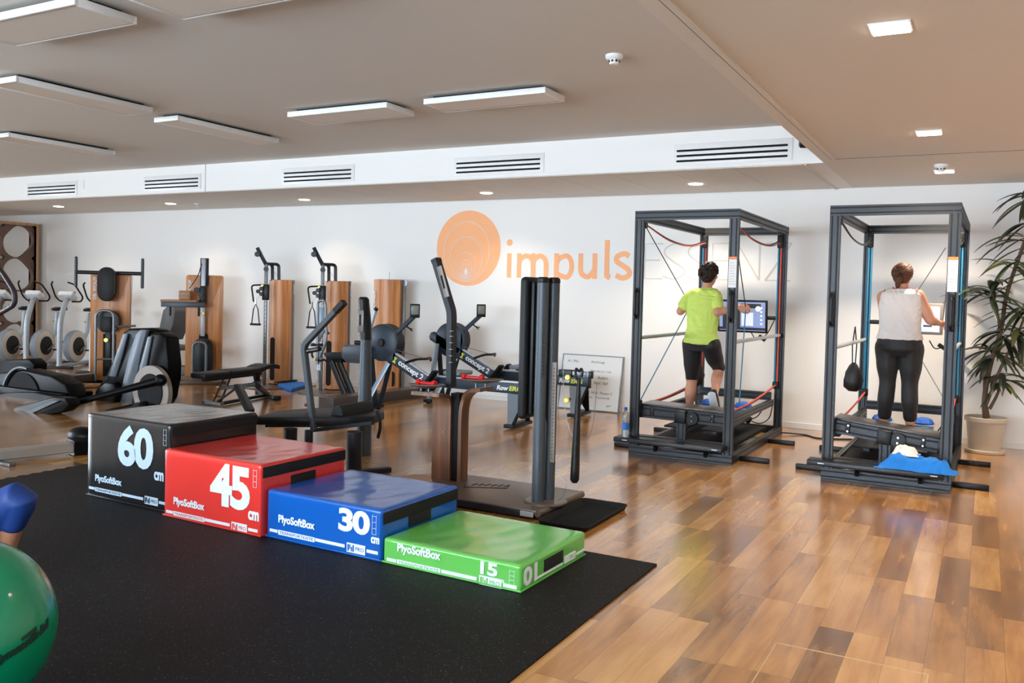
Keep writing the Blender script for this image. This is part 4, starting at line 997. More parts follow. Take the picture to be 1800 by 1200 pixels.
tb('strut', [f1 + z * .02, c0 + d * .55 - z * .1], (.045, .02)); tb('strut', [f1 + z * .02 + s * .12, c0 + d * .55 - z * .1 + s * .1], (.045, .02))
tb('strut', [f1 + z * .02 + s * .05, PY(412, 684, f2.y + .2)], (.03, .02))
tb('seat_support', [c0 + d * 1.02 - z * .08, c0 + d * 1.05 - z * .2, PY(448, 676, f2.y + .45)], (.09, .05))
for t_ in (.25, .6):
    b = B(); p = f1 * (1 - t_) + (c0 + d * .55 - z * .1) * t_; b.cyl(p - s * .02, p + s * .16, .012, seg=10); b.build('pin', M_chrome, r)

# blue folded mat beside the tower
r = thing('blue_step_mat', 'bright blue foam mat lying on the floor between the two wooden boom towers', 'mat', (-9.2, 10.1, 0))
P = VZ([(488, 674), (517, 669), (549, 672), (512, 682)], .06)
b = B(); b.prism([p - Vector((0, 0, .06)) for p in P], (0, 0, .055), bev=.012); b.build('mat_body', mat('bright_blue_foam', (20, 116, 205), .6), r)
b = B(); p, q = PZ(484, 672, .07), PZ(520, 668, .07); b.tube([p, q], 1, flat=(.07, .02), up=(0, 0, 1)); b.build('carry_strap', M_black, r)
o = B(); p, q = PZ(513, 683, .02), PZ(555, 676, .02); o.cyl(p, q, .018, seg=12); o = o.build('weight_bar', M_chrome); tag(o, 'short chrome bar lying on the floor in front of the blue foam mat', 'bar')

# ------------------------------------------------------------------ silver leg machine and dark platform
r = thing('timber_platform', 'long low dark platform beam on the floor behind the bench machine, under the left rower', 'platform', (-7.2, 9.4, 0))
A = PZ(586, 719, 0); Bq = PZ(800, 690, 0); d = (Bq - A); d.z = 0; d.normalize(); s = Vector((-d.y, d.x, 0)); Lp = 2.0
b = B(); b.prism([A, A + d * Lp, A + d * Lp + s * .26, A + s * .26], (0, 0, .13), bev=.004); b.build('platform_body', mat('dark_platform', (74, 64, 60), .45), r)
b = B(); b.prism([A + s * .015 + Vector((0, 0, .13)), A + d * Lp + s * .015 + Vector((0, 0, .13)), A + d * Lp + s * .245 + Vector((0, 0, .13)), A + s * .245 + Vector((0, 0, .13))], (0, 0, .004)); b.build('platform_top', M_plate, r)
r = thing('leg_extension_machine', 'silver and black seated leg machine just behind the bent grey arm', 'exercise machine', (-7.9, 9.2, 0))
Yq = 9.15
b = B(); b.tube(round_path(V([(558, 640), (559, 528), (572, 528), (574, 600), (562, 628)], Yq), .09, 7), .018, seg=10); b.build('tube_frame', M_steel, r)
b = B(); P = V([(557, 540), (573, 540), (573, 575), (560, 600), (556, 575)], Yq + .05); b.prism(P, (0, .03, 0), bev=.005); b.build('front_shield', M_rleg, r)
b = B(); b.tube(V([(563, 600), (561, 650)], Yq + .05), 1, flat=(.06, .04), up=(0, 1, 0)); b.build('seat_rail', M_silver, r)
b = B(); b.tube(V([(561, 650), (561, 672)], Yq + .05), 1, flat=(.03, .03), up=(0, 1, 0)); b.build('rail_scale', M_steel, r)
b = B(); b.prism(V([(566, 620), (590, 619), (612, 625), (611, 632), (575, 632)], Yq - .1), (0, .32, 0), bev=.015); b.build('seat', M_uph, r)
b = B(); b.prism(V([(570, 632), (600, 632), (600, 637), (572, 636)], Yq - .02), (0, .16, 0)); b.build('seat_frame', M_blackm, r)
for dx in (0, 13):
    b = B(); b.tube(V([(583 + dx, 635), (607 + dx, 694)], Yq - .03 + dx * .006), 1, flat=(.075, .05), up=(0, 1, 0)); b.build('inclined_leg', M_greyd, r)
b = B(); p = PZ(571, 697, .04); q = PZ(625, 697, .04); b.tube([p, q], 1, flat=(.2, .05), up=(0, 0, 1)); b.build('base_plate', M_rleg, r)
b = B(); P = V([(600, 612), (605, 606), (650, 605), (655, 610), (655, 634), (648, 640), (608, 637), (600, 628)], 8.95); b.prism(P, (0, .05, 0), bev=.015); b.build('back_plate', M_grey, r)
b = B(); b.cyl(PY(655, 622, 9.0), PY(676, 618, 9.05), .03, seg=12); b.build('plate_axle', M_greyd, r)
b = B(); b.tube(V([(650, 580), (660, 545)], 9.0), .026, seg=12); b.tube(V([(640, 620), (650, 580)], 9.0), .022, seg=10); b.build('hand_lever', M_silver, r)
b = B(); b.cyl(PY(660, 545, 9.0), PY(662, 541, 9.0), .028, seg=12); b.build('lever_cap', M_black, r)
b = B(); b.prism(V([(528, 603), (548, 603), (548, 608), (528, 608)], Yq), (0, .06, 0)); b.build('side_scale', M_steel, r)
b = B(); b.cyl(PY(548, 606, Yq), PY(566, 606, Yq), .02, seg=10); b.build('side_axle', M_black, r)
b = B(); b.cyl(PY(552, 631, Yq - .1), PY(552, 631, Yq - .04), .022, seg=12); b.build('yellow_knob', M_yellow, r)
b = B(); b.ell(PY(576, 583, Yq + .1), .04); b.build('ball_knob', M_chrome, r)
b = B(); b.tube(smooth_path(V([(551, 612), (548, 622), (552, 630), (562, 634), (570, 632)], Yq), 5), .016, seg=8); b.build('guide_tube', M_greyd, r)
# ------------------------------------------------------------------ exercise bikes, far left
M_wheel = mat('beige_wheel_cover', (206, 196, 182), 0.5)
M_wheelg = mat('grey_blue_cover', (150, 164, 178), 0.45)
def bike(c, rz, label):
    r = thing('exercise_bike', label, 'exercise bike', c, rz, group='silver exercise bikes by the lattice screen')
    T = mw(r)
    b = B(T); b.tube(smooth_path([(0, -.42, .03), (0, -.42, .55), (0, -.39, .85), (0, -.28, 1.12), (0, -.20, 1.22)], 6), [.045] * 25, seg=12); b.build('console_column', M_silver, r)
    b = B(T); b.box((0, -.2, 1.26), (.28, .2, .09), (math.radians(-35), 0, 0), .03, 3); b.build('console', mat('white_console', (214, 220, 224), .35), r)
    b = B(T); b.box((0, -.13, 1.29), (.16, .02, .1), (math.radians(-35), 0, 0), .004); b.build('display', M_greyd, r)
    for s in (-1, 1):
        b = B(T); b.tube(round_path([(s * .06, -.18, 1.16), (s * .2, -.12, 1.16), (s * .26, -.16, 1.24), (s * .22, -.34, 1.46), (s * .14, -.42, 1.50)], .05), .014, seg=8); b.build('handlebar', M_black, r)
    b = B(T); b.bb(-.05, .05, -.45, .62, .02, .08, .02); b.build('base_beam', M_silver, r)
    b = B(T); b.bb(-.26, .26, -.48, -.40, 0, .04, .01); b.build('foot', M_greyd, r)
    b = B(T); b.bb(-.26, .26, .56, .64, 0, .04, .01); b.build('foot', M_greyd, r)
    b = B(T); b.lathe([(.03, -.07), (.24, -.07), (.27, -.05), (.27, .05), (.24, .07), (.03, .07)], (0, .02, .36), (1, 0, 0), seg=40); b.build('drive_cover', M_wheel, r)
    b = B(T); b.lathe([(.272, -.055), (.285, -.03), (.285, .03), (.272, .055)], (0, .02, .36), (1, 0, 0), seg=40); b.build('cover_rim', M_wheelg, r)
    for s in (-1, 1):
        b = B(T); b.cyl((s * .07, .02, .36), (s * .077, .02, .36), .165, seg=32); b.build('crank_disc', M_black, r)
        b = B(T); b.box((s * .1, .02 + s * .08, .36 - s * .04), (.02, .18, .03), (s * .5, 0, 0), .005); b.build('crank', M_steel, r)
        b = B(T); b.box((s * .16, .02 + s * .15, .36 - s * .08), (.1, .08, .025), None, .008); b.build('pedal', M_black, r)
    b = B(T); b.tube([(0, .2, .35), (0, .38, .6), (0, .42, .95)], .035, seg=12); b.build('seat_post', M_silver, r)
    b = B(T); b.grid([[(.02 * k, .28, 1.0 + .02 * j) for k, j in ((-1, -1), (1, -1), (1, 1), (-1, 1))], [(.05 * k, .38, 1.0 + .03 * j) for k, j in ((-1, -1), (1, -1), (1, 1), (-1, 1))], [(.12 * k, .54, 1.01 + .03 * j) for k, j in ((-1, -1), (1, -1), (1, 1), (-1, 1))]], True, True); b.build('saddle', M_greyd, r)
    b = B(T); b.cyl((-.07, .41, .78), (0, .41, .78), .02, seg=10); b.build('saddle_knob', M_yellow, r)
    return r
BA = math.radians(22)
bike((-14.27, 9.89, 0), BA, 'silver exercise bike standing clear between the lattice screen and the wooden panel machine')
bike((-14.76, 9.60, 0), BA, 'silver exercise bike in front of the right frame of the lattice screen')
bike((-13.16, 9.72, 0), BA, 'silver exercise bike half hidden behind the left edge of the wooden panel machine')
bike((-15.25, 9.29, 0), BA, 'silver exercise bike cut by the left picture edge, in front of the lattice screen')
# lattice screen
r = thing('lattice_screen', 'tall brown wooden screen with flowing organic openings, at the far left', 'room divider', (-16.4, 9.6, 0))
X0 = -16.42; y0, y1, h = 8.56, 10.52, 2.62
M_lat = mat('brown_lattice', (108, 84, 72), .55); M_latf = wood('light_oak_frame', (170, 128, 92), (204, 164, 124), .5, 2)
b = B(); fw_ = .1
b.bb(X0 - .12, X0 + .12, y1 - .05, y1, 0, h, .003); b.bb(X0 - .12, X0 + .12, y0, y0 + .05, 0, h, .003); b.bb(X0 - .12, X0 + .12, y0 + .05, y1 - .05, h - .05, h, .003); b.bb(X0 - .12, X0 + .12, y0 + .05, y1 - .05, 0, .05, .003)
b.build('screen_frame', M_latf, r)
# panel of cells, every cell a rounded opening; the wood left between them swells at the crossings
ny, nz_ = 3, 4; Y0, Y1, Z0, Z1 = y0 + .05, y1 - .05, .05, h - .05
cw, chh = (Y1 - Y0) / ny, (Z1 - Z0) / nz_
b = B()
N_ = 32
for i in range(ny):
    for j in range(nz_):
        cy, cz = Y0 + (i + .5) * cw, Z0 + (j + .5) * chh
        skew = .13 * (1 if (i + j) % 2 else -1)
        outer, inner = [], []
        for k in range(N_):
            a = 2 * math.pi * (k + .5) / N_
            ca, sa = math.cos(a), math.sin(a); m = 1 / max(abs(ca), abs(sa))
            outer.append((ca * m * cw / 2, sa * m * chh / 2))
            e = .5; u = math.copysign(abs(ca) ** .85, ca); v = math.copysign(abs(sa) ** .85, sa)
            corner = 1 - .2 * (1 if (u * v > 0) == ((i + j) % 2 == 0) else 0) * abs(2 * ca * sa)
            inner.append((u * cw * .49 * corner, v * chh * .49 * corner))
        rings = []
        for x_, P_ in ((X0 - .05, outer), (X0 + .05, outer), (X0 + .05, inner), (X0 - .05, inner), (X0 - .05, outer)):
            rings.append([(x_, cy + p[0], cz + p[1]) for p in P_])
        b.grid(rings, True, False)
b.build('lattice_panel', M_lat, r, smooth=30)

# ------------------------------------------------------------------ black elliptical trainers
M_bsh = mat('black_gloss_shroud', (7, 7, 8), 0.4, spec=.1)
M_bmt = mat('black_soft_shroud', (9, 9, 10), 0.45, spec=.1)
M_alu = mat('aluminium_stripe', (100, 107, 116), 0.5, 0.25)
M_bei = mat('warm_grey_ring', (140, 130, 120), 0.5)
r = thing('elliptical_trainer', 'black cross trainer with tall twin housings and silver stripes, behind the black box', 'elliptical trainer', (-9.2, 7.0, 0))
def fin(name, pts, y, th, m=M_bsh, bev=.03):
    b = B(); b.prism(V(pts, y), (0, th, 0), bev=bev); b.build(name, m, r, smooth=50)
fin('front_housing', [(171, 714), (164, 702), (167, 686), (177, 671), (191, 661), (203, 625), (216, 584), (226, 577), (262, 576), (277, 580), (280, 600), (276, 714)], 7.42, .2)
fin('front_housing', [(232, 714), (232, 700), (237, 672), (246, 640), (257, 597), (264, 586), (280, 584), (292, 592), (295, 640), (294, 668), (290, 700), (282, 714)], 7.12, .2)
fin('centre_spine', [(207, 713), (216, 672), (228, 620), (238, 588), (246, 579), (257, 580), (247, 620), (239, 665), (231, 713)], 7.34, .06, M_alu, .01)
fin('silver_stripe', [(191, 661), (203, 625), (216, 586), (224, 586), (214, 625), (203, 662)], 7.40, .05, M_alu, .006)
fin('silver_stripe', [(239, 669), (247, 640), (259, 592), (266, 590), (257, 640), (249, 672)], 7.10, .05, M_alu, .006)
fin('side_lobe', [(170, 712), (166, 698), (171, 682), (184, 670), (200, 672), (206, 690), (200, 713)], 7.25, .1, M_bsh, .03)
c = PY(268, 688, 7.0)
b = B(); b.lathe([(.02, -.03), (.31, -.03), (.31, .03), (.02, .03)], c, (0, 1, 0), seg=44); b.build('crank_ring', M_bei, r)
b = B(); b.lathe([(.02, -.04), (.21, -.04), (.215, -.03)], c, (0, 1, 0), seg=40); b.build('crank_disc', M_blackm, r)
hub = PY(282, 668, 6.85); ped = PY(118, 712, 6.35)
b = B(); b.tube([hub, hub * .8 + ped * .2 + Vector((0, 0, .0)), hub * .35 + ped * .65, ped], [.055, .045, .036, .04], seg=14); b.ell(hub, (.09, .06, .07)); b.build('pedal_arm', M_bsh, r, smooth=60)
b = B(); p2 = PY(150, 745, 6.6); b.tube([PY(300, 700, 7.1), PY(200, 722, 6.8), PY(85, 752, 6.4), PY(0, 770, 6.1)], [.04, .035, .04, .05], seg=12); b.build('pedal_arm', M_bsh, r, smooth=60)
def pedal(pts, name, y, th=.3):
    b = B(); b.prism(V(pts, y), (0, th, 0), bev=.015); b.build(name, M_bmt, r)
pedal([(18, 722), (28, 716), (90, 698), (114, 700), (121, 712), (108, 724), (40, 738), (18, 734)], 'pedal', 6.15, .16)
b = B(); b.prism(V([(40, 726), (92, 704), (104, 704), (56, 726)], 6.13), (0, .02, 0)); b.build('pedal_stripe', M_greyd, r)
pedal([(0, 742), (60, 738), (92, 742), (88, 752), (30, 762), (0, 768)], 'pedal', 6.0, .16)
a, c2 = PZ(-160, 815, .07), PZ(128, 785, .07)
b = B(); b.tube([a, c2], 1, flat=(.16, .08), up=(0, 0, 1)); b.build('ramp_rail', mat('warm_silver', (168, 160, 150), .4, .5), r)
d = (c2 - a).normalized()
b = B(); b.tube([c2 - d * .02, c2 + d * .3], 1, flat=(.2, .13), up=(0, 0, 1)); b.build('rail_end', M_bmt, r)
b = B(); q = PZ(145, 765, .14); b.ell(q, (.16, .1, .08)); b.build('roller_cover', M_bsh, r)
b = B(); b.tube([c2 + d * .25, Vector((-8.7, 6.9, .08))], 1, flat=(.14, .08), up=(0, 0, 1)); b.build('base_beam', M_bmt, r)
b = B(); q = PZ(12, 815, .015); b.bb(q.x - .12, q.x + .08, q.y - .03, q.y + .03, .0, .03, .008); b.build('level_foot', M_steel, r)
r = thing('elliptical_trainer', 'black cross trainer at the left edge with rounded wheel housing and dark bent handle', 'elliptical trainer', (-10.4, 7.0, 0))
Yh = 7.0
b = B()
prof = [(-90, 790), (-60, 690), (0, 655), (40, 649), (90, 660), (115, 675), (124, 700), (122, 740), (100, 752), (0, 775)]
b.prism(V(prof, Yh), (0, .26, 0), bev=.03); b.build('wheel_housing', M_bmt, r, smooth=45)
b = B(); n = 20; c = PY(42, 702, Yh); rd = .43
P = [c + Vector((rd * math.cos(math.radians(a)), -.012, rd * math.sin(math.radians(a)))) for a in range(75, 186, 10)]
b.tube(P, 1, flat=(.03, .06), up=(0, 1, 0)); b.build('housing_highlight', M_grey, r)  # grey arc stands in for the highlight along the housing's front edge
b = B(); b.cyl(c + Vector((0, -.02, 0)), c + Vector((0, 0, 0)), .36, seg=40); b.build('housing_disc', M_blackm, r)
b = B(); b.prism(V([(-60, 650), (0, 634), (50, 630), (60, 640), (58, 655), (0, 668), (-60, 690)], Yh + .3), (0, .2, 0), bev=.02); b.build('rear_cover', M_bmt, r, smooth=45)
b = B(); b.prism(V([(-60, 700), (20, 690), (60, 690), (100, 696), (60, 720), (-60, 760)], Yh - .2), (0, .15, 0), bev=.02); b.build('side_cover', M_bmt, r, smooth=45)
b = B(); b.tube(round_path([PY(-40, 440, 7.0), PY(2, 475, 7.0), PY(26, 513, 7.0), PY(26, 535, 7.0), PY(-5, 553, 7.0), PY(-60, 590, 7.0)], .12, 6), .035, seg=12); b.build('handle_bar', mat('dark_handle_grip', (48, 36, 38), .45), r)
b = B(); b.tube([PY(-60, 590, 7.0), PY(-70, 700, 7.1)], .05, seg=12); b.build('handle_post', M_bmt, r)
b = B(); b.bb(-12.6, -10.2, 6.9, 7.35, 0, .1, .02); b.build('base_frame', M_bmt, r)
# ------------------------------------------------------------------ frame machines (aluminium profile cages)
M_prof = mat('anthracite_profile', (46, 48, 51), 0.38, 0.45, spec=.35)
M_profd = mat('profile_groove', (20, 20, 22), 0.6, 0.3)
M_cush = mat('blue_air_cushion', (20, 92, 190), 0.4)
M_cord_r = mat('red_cord', (206, 78, 58), 0.6); M_cord_b = mat('blue_cord', (46, 128, 168), 0.6); M_cord_k = mat('black_cord', (22, 24, 28), 0.6)
M_label = mat('white_sticker', (226, 226, 222), 0.5); M_lab_o = mat('orange_sticker', (232, 128, 60), 0.5)
FWD, FDP, FHT = .9964, 2.2016, 2.3325
def profile(b, g, p0, p1, w, d, up):
    """extruded grooved bar: w wide (grooved faces), d deep"""
    p0, p1 = Vector(p0), Vector(p1); ax = (p1 - p0).normalized(); X = Vector(up).normalized(); Y = ax.cross(X).normalized()
    def sec(p): 
        hw, hd = w / 2, d / 2; gr = .004; q = []
        for (u, v) in ((-hw, -hd), (-hw * .66, -hd), (-hw * .66, -hd + gr), (-hw * .38, -hd + gr), (-hw * .38, -hd), (hw * .38, -hd), (hw * .38, -hd + gr), (hw * .66, -hd + gr), (hw * .66, -hd), (hw, -hd),
                       (hw, -hd * .2), (hw - gr, -hd * .2), (hw - gr, hd * .2), (hw, hd * .2), (hw, hd), (hw * .66, hd), (hw * .66, hd - gr), (hw * .38, hd - gr), (hw * .38, hd), (-hw * .38, hd), (-hw * .38, hd - gr), (-hw * .66, hd - gr), (-hw * .66, hd), (-hw, hd),
                       (-hw, hd * .2), (-hw + gr, hd * .2), (-hw + gr, -hd * .2), (-hw, -hd * .2)): q.append(p + X * u + Y * v)
        return q
    b.grid([sec(p0), sec(p1)], True, True)
    for s in (-1, 1):
        for t in (-1, 1):
            g.tube([p0 + X * s * w * .26 + Y * t * (d / 2 - .0035), p1 + X * s * w * .26 + Y * t * (d / 2 - .0035)], 1, flat=(w * .138, .001), up=Y)
def frame_machine(o, rz, label, tiltdeg, mon):
    r = thing('frame_training_machine', label, 'exercise machine', o, rz, group='cage-like frame machines by the back wall')
    T = mw(r)
    def pr(name, p0, p1, w=.088, d=.045, up=(1, 0, 0)):
        b, g = B(T), B(T); profile(b, g, p0, p1, w, d, up); o_ = b.build(name, M_prof, r, smooth=0); MW[o_.name] = mw(r); g.build('groove', M_profd, o_, smooth=0); return o_
    W, D, H = FWD, FDP, FHT
    hw = .044
    for x, y in ((hw, .023), (W - hw, .023), (hw, D - .05), (W - hw, D - .05)):
        pr('post', (x, y, .088), (x, y, H - .085))
    pr('base_bar', (0, .023, .046), (W, .023, .046), up=(0, 0, 1)); pr('base_bar', (0, D - .023, .046), (W, D - .023, .046), up=(0, 0, 1))
    pr('base_bar', (.023, .046, .046), (.023, D - .046, .046), up=(0, 0, 1)); pr('base_bar', (W - .023, .046, .046), (W - .023, D - .046, .046), up=(0, 0, 1))
    pr('top_bar', (0, .023, H - .043), (W, .023, H - .043), up=(0, 0, 1)); pr('top_bar', (0, D - .023, H - .043), (W, D - .023, H - .043), up=(0, 0, 1))
    pr('top_bar', (.023, .046, H - .043), (.023, D - .046, H - .043), up=(0, 0, 1)); pr('top_bar', (W - .023, .046, H - .043), (W - .023, D - .046, H - .043), up=(0, 0, 1))
    for s, x in ((-1, 0), (1, W)):
        for y in (.32, 1.50):
            b = B(T); b.bb(min(x, x + s * .27), max(x, x + s * .27), y - .025, y + .025, .002, .045, .004); b.build('outrigger_foot', M_black, r)
    # step shelf
    b = B(T); b.bb(-.09, W - .045, -.17, 0, .135, .178, .004); b.bb(-.0, W - .1, .05, .16, .135, .178, .004); b.build('step_shelf', M_black, r)
    b = B(T); b.bb(-.085, W - .05, -.175, -.168, .140, .172, .002); b.build('shelf_edge', M_prof, r)
    for x in (.0, W - .14):
        b = B(T); b.bb(x, x + .05, -.1765, -.174, .155, .163); b.build('shelf_badge', M_silver, r)
    for x in (.3, .78):
        b = B(T); b.box((x, -.06, .11), (.035, .1, .035), (math.radians(38), 0, 0), .004); b.build('shelf_bracket', M_black, r)
    # central post with block, and the cross beam that carries the boards
    pr('centre_post', (.49, .10, .088), (.49, .10, .36))
    tm = T @ Matrix.Translation((.49, .13, .41)) @ Matrix.Rotation(math.radians(tiltdeg), 4, 'Y')
    b, g = B(tm), B(tm); profile(b, g, (-.42, 0, -.01), (.42, 0, -.01), .115, .05, (0, 0, 1)); o_ = b.build('cross_beam', M_prof, r, smooth=0); g.build('groove', M_profd, o_, smooth=0)
    b = B(tm); b.bb(-.425, .425, -.03, .30, .05, .068, .004); b.build('standing_board', mat('black_board', (48, 45, 44), .3), r)
    b = B(tm); b.bb(-.428, -.40, -.032, .03, -.07, .05, .004); b.bb(.40, .428, -.032, .03, -.07, .05, .004); b.build('beam_end_caps', M_black, r)
    for x in (-.3, .29):
        b = B(tm); b.bb(x - .018, x + .018, -.036, -.024, -.045, .04, .003); o_ = b.build('hinge_plate', M_black, r)
        b = B(tm); b.cyl((x, -.036, .02), (x, -.041, .02), .007, seg=10); b.cyl((x, -.036, -.03), (x, -.041, -.03), .007, seg=10); b.build('bolt', M_chrome, o_)
    b = B(tm); b.bb(-.06, .05, -.09, -.02, -.075, .045, .01); b.build('pivot_block', M_black, r)
    b = B(tm); b.cyl((.1, -.06, -.02), (.1, -.02, -.02), .06, seg=20); o_ = b.build('pivot_plate', M_black, r)
    b = B(tm); b.cyl((.1, -.062, 0), (.1, -.06, 0), .008, seg=10); b.cyl((.1, -.062, -.045), (.1, -.06, -.045), .008, seg=10); b.build('bolt', M_chrome, o_)
    # side beams, rear beam, standing boards and air cushions
    pr('side_beam', (.085, .2, .375), (.085, 2.0, .375), .07, .045, (0, 0, 1)); pr('side_beam', (W - .085, .2, .375), (W - .085, 2.0, .375), .07, .045, (0, 0, 1))
    pr('rear_beam', (.1, 2.02, .44), (W - .1, 2.02, .44), .09, .045, (0, 0, 1))
    for x in (.29, .67):
        b = B(T); b.bb(x - .11, x + .11, .5, 1.55, .215, .235, .004); b.build('foot_board', M_black, r)
        b = B(T); b.bb(x - .03, x + .03, .55, 1.5, .17, .215, .004); b.build('board_spine', M_prof, r)
        b = B(T); b.bb(x - .09, x + .09, 1.60, 1.80, .25, .33, .02, 3); b.build('cushion_case', mat('clear_blue_case', (120, 160, 190), .15, spec=.7), r)
        b = B(T); b.grid([[(x + .095 * q * math.cos(a), 1.7 + .11 * q * math.sin(a), z) for a in [2 * math.pi * k / 20 for k in range(20)]] for q, z in ((.98, .325), (1.0, .345), (.8, .375), (.4, .39), (.05, .393))], True, True); b.build('air_cushion', M_cush, r)
        b = B(T); b.bb(x - .1, x + .1, 1.59, 1.81, .318, .328, .003); b.build('cushion_rim', M_silver, r)
    b = B(T); b.bb(.1, W - .1, .25, 1.85, .09, .12); b.build('floor_tray', M_blackm, r)
    # grab rails
    for x in (.05, W - .05):
        b = B(T); b.cyl((x, .05, 1.12), (x, D - .06, 1.12), .018, seg=14); b.build('grab_rail', M_silver, r)
        for y in (.06, D - .08):
            b = B(T); b.cyl((x - .0, y - .02, 1.12), (x, y + .02, 1.12), .028, seg=14); b.build('rail_clamp', M_black, r)
    # handles on the front posts, stickers
    for x in (hw, W - hw):
        b = B(T)
        b.bb(x - .02, x + .02, -.012, 0, 1.30, 1.34, .003); b.bb(x - .02, x + .02, -.012, 0, 1.56, 1.60, .003)
        b.tube(round_path([(x, -.002, 1.32), (x, -.05, 1.34), (x, -.05, 1.56), (x, -.002, 1.58)], .02), .014, seg=10); b.build('pull_handle', M_black, r)
    b = B(T); b.bb(W - .082, W - .01, -.0015, .0, 1.62, 1.90); b.build('sticker', M_label, r, 'white instruction sticker')
    b = B(T); b.bb(W - .082, W - .01, -.003, -.0012, 1.875, 1.90); b.build('sticker_header', M_lab_o, r, 'orange warning header')
    b = B(T)
    for k in range(9): b.bb(W - .074, W - .022 - (k % 3) * .006, -.003, -.0012, 1.65 + k * .024, 1.653 + k * .024)
    b.build('sticker_text', mat('grey_print', (150, 150, 152), .6), r)
    # pulleys and cords
    for x, s in ((.07, 1), (W - .07, -1)):
        b = B(T); b.bb(x - .03, x + .03, D - .13, D - .07, H - .24, H - .09, .012); b.build('pulley_block', M_black, r)
        b = B(T); b.cyl((x - .02, .09, H - .13), (x + .02, .09, H - .13), .03, seg=16); b.build('front_pulley', M_black, r)
        b = B(T); b.bb(x - .025, x + .025, .05, .1, .44, .52, .01); b.build('lower_pulley', M_black, r)
        b = B(T); b.bb(x - .03, x + .03, D - .14, D - .08, .52, .60, .01); b.build('cord_lock', M_black, r)
        b = B(T); b.tube([(x - .012, D - .115, H - .2), (x - .012, D - .115, .58)], .0105, seg=8); b.build('cord', M_cord_b if x < .5 else M_cord_b, r, 'blue elastic cord')
        b = B(T); b.tube([(x + .016, D - .115, H - .2), (x + .016, D - .115, .58)], .009, seg=8); b.build('cord', M_cord_r if mon == 0 else M_cord_b, r)
        b = B(T); b.tube(smooth_path([(x, .1, H - .12), (x, .8, H - .22), (x, 1.5, H - .24), (x, D - .12, H - .16)], 6), .008, seg=6); b.build('top_cord', M_cord_k, r)
        b = B(T); b.tube(smooth_path([(x + .014, .1, H - .13), (x + .014, .8, H - .235), (x + .014, 1.5, H - .25), (x + .014, D - .12, H - .18)], 6), .006, seg=6); b.build('top_cord', M_cord_r if mon == 0 else M_cord_k, r)
        b = B(T); b.tube(smooth_path([(x, .1, .47), (x, .8, .47), (x, 1.5, .51), (x, D - .1, .56)], 6), .010, seg=6); b.build('lower_cord', M_cord_r, r, 'red elastic cord')
        b = B(T); b.tube(smooth_path([(x - .02, .1, .46), (x - .02, .8, .45), (x - .02, 1.5, .48), (x - .02, D - .1, .54)], 6), .008, seg=6); b.build('lower_cord', M_cord_b if mon else M_cord_k, r)
    # screen on its cross tube
    b = B(T); b.cyl((.05, 2.1, 1.31), (W - .05, 2.1, 1.31), .022, seg=12); b.build('screen_bar', M_prof, r)
    mx_, mw_, mh_ = ((.545, .56, .37) if mon == 0 else (.57, .44, .32)); mz = 1.32 if mon == 0 else 1.36
    tm = T @ Matrix.Translation((mx_, 2.03, mz)) @ Matrix.Rotation(math.radians(6), 4, 'X')
    b = B(tm); b.box((0, .015, 0), (mw_, .035, mh_), None, .008); sc = b.build('screen_housing', M_black if mon == 0 else mat('silver_bezel', (170, 168, 164), .4), r)
    b = B(tm); f = .022 if mon == 0 else .03; b.box((0, -.0035, 0), (mw_ - 2 * f, .002, mh_ - 2 * f)); b.build('display', mat('screen_glow', (120, 134, 176), .2, emit=(150, 166, 210), estr=.55) if mon == 0 else mat('screen_glow_white', (190, 205, 230), .2, emit=(214, 226, 246), estr=.8), sc, 'lit screen')
    b = B(tm)
    if mon == 0:
        dk = mat('screen_dark_area', (46, 50, 60), .2, emit=(60, 66, 80), estr=.3)
        b.box((-.12, -.0055, -.02), (.2, .001, .22)); b.box((.1, -.0055, .12), (.22, .001, .05)); b.box((0, -.0055, -.14), (mw_ - 2 * f, .001, .03)); b.build('picture', dk, sc, smooth=0)
        b = B(tm); b.box((.06, -.0058, -.03), (.13, .001, .15)); b.build('picture', mat('screen_white_area', (190, 196, 214), .2, emit=(206, 212, 232), estr=.8), sc, smooth=0)
        b = B(tm)
        for k in range(5): b.cyl((.215, -.006, .1 - k * .045), (.215, -.0065, .1 - k * .045), .011, seg=12)
        b.cyl((.18, -.006, .09), (.18, -.0065, .09), .03, seg=20); b.build('picture', mat('screen_icon', (220, 226, 240), .2, emit=(226, 232, 245), estr=1), sc, smooth=0)
    else:
        b.box((-.08, -.0055, .03), (.05, .001, .1)); b.box((.09, -.0055, .05), (.05, .001, .03)); b.box((.08, -.0055, -.07), (.08, .001, .02)); b.build('picture', mat('screen_dark_line', (70, 84, 110), .2, emit=(80, 96, 130), estr=.3), sc, smooth=0)
    b = B(tm); b.bb(-.03, .03, .03, .08, -.08, .06, .005); b.build('screen_bracket', M_black, r)
    b = B(T); b.tube(smooth_path([(mx_ + .1, 2.06, 1.14), (mx_ + .16, 2.08, 1.06), (mx_ + .26, 2.1, 1.12), (W - .1, 2.1, 1.3)], 5), .006, seg=6); b.box((mx_ + .22, 2.08, 1.08), (.09, .03, .04), (0, .6, 0), .006); b.build('cable', M_black, r)
    # shiny divider sheet at the rear and power cables
    b = B(T); b.tube(smooth_path([(W - .12, 1.95, .4), (W - .22, 1.98, .22), (W - .3, 1.96, .16), (W - .2, 1.98, .13), (W - .1, 1.96, .2), (W - .07, 1.98, .34)], 6), .006, seg=6); b.build('power_cable', M_black, r)
    b = B(T); b.box((W - .32, 1.96, .16), (.05, .05, .08), (.3, .5, 0), .01); b.build('plug', M_black, r)
    return r, T
F1, T1 = frame_machine((-2.9768, 7.8805, 0), math.radians(-.2345), 'left cage-like frame machine, with the person in the yellow-green T-shirt inside', 1.0, 0)
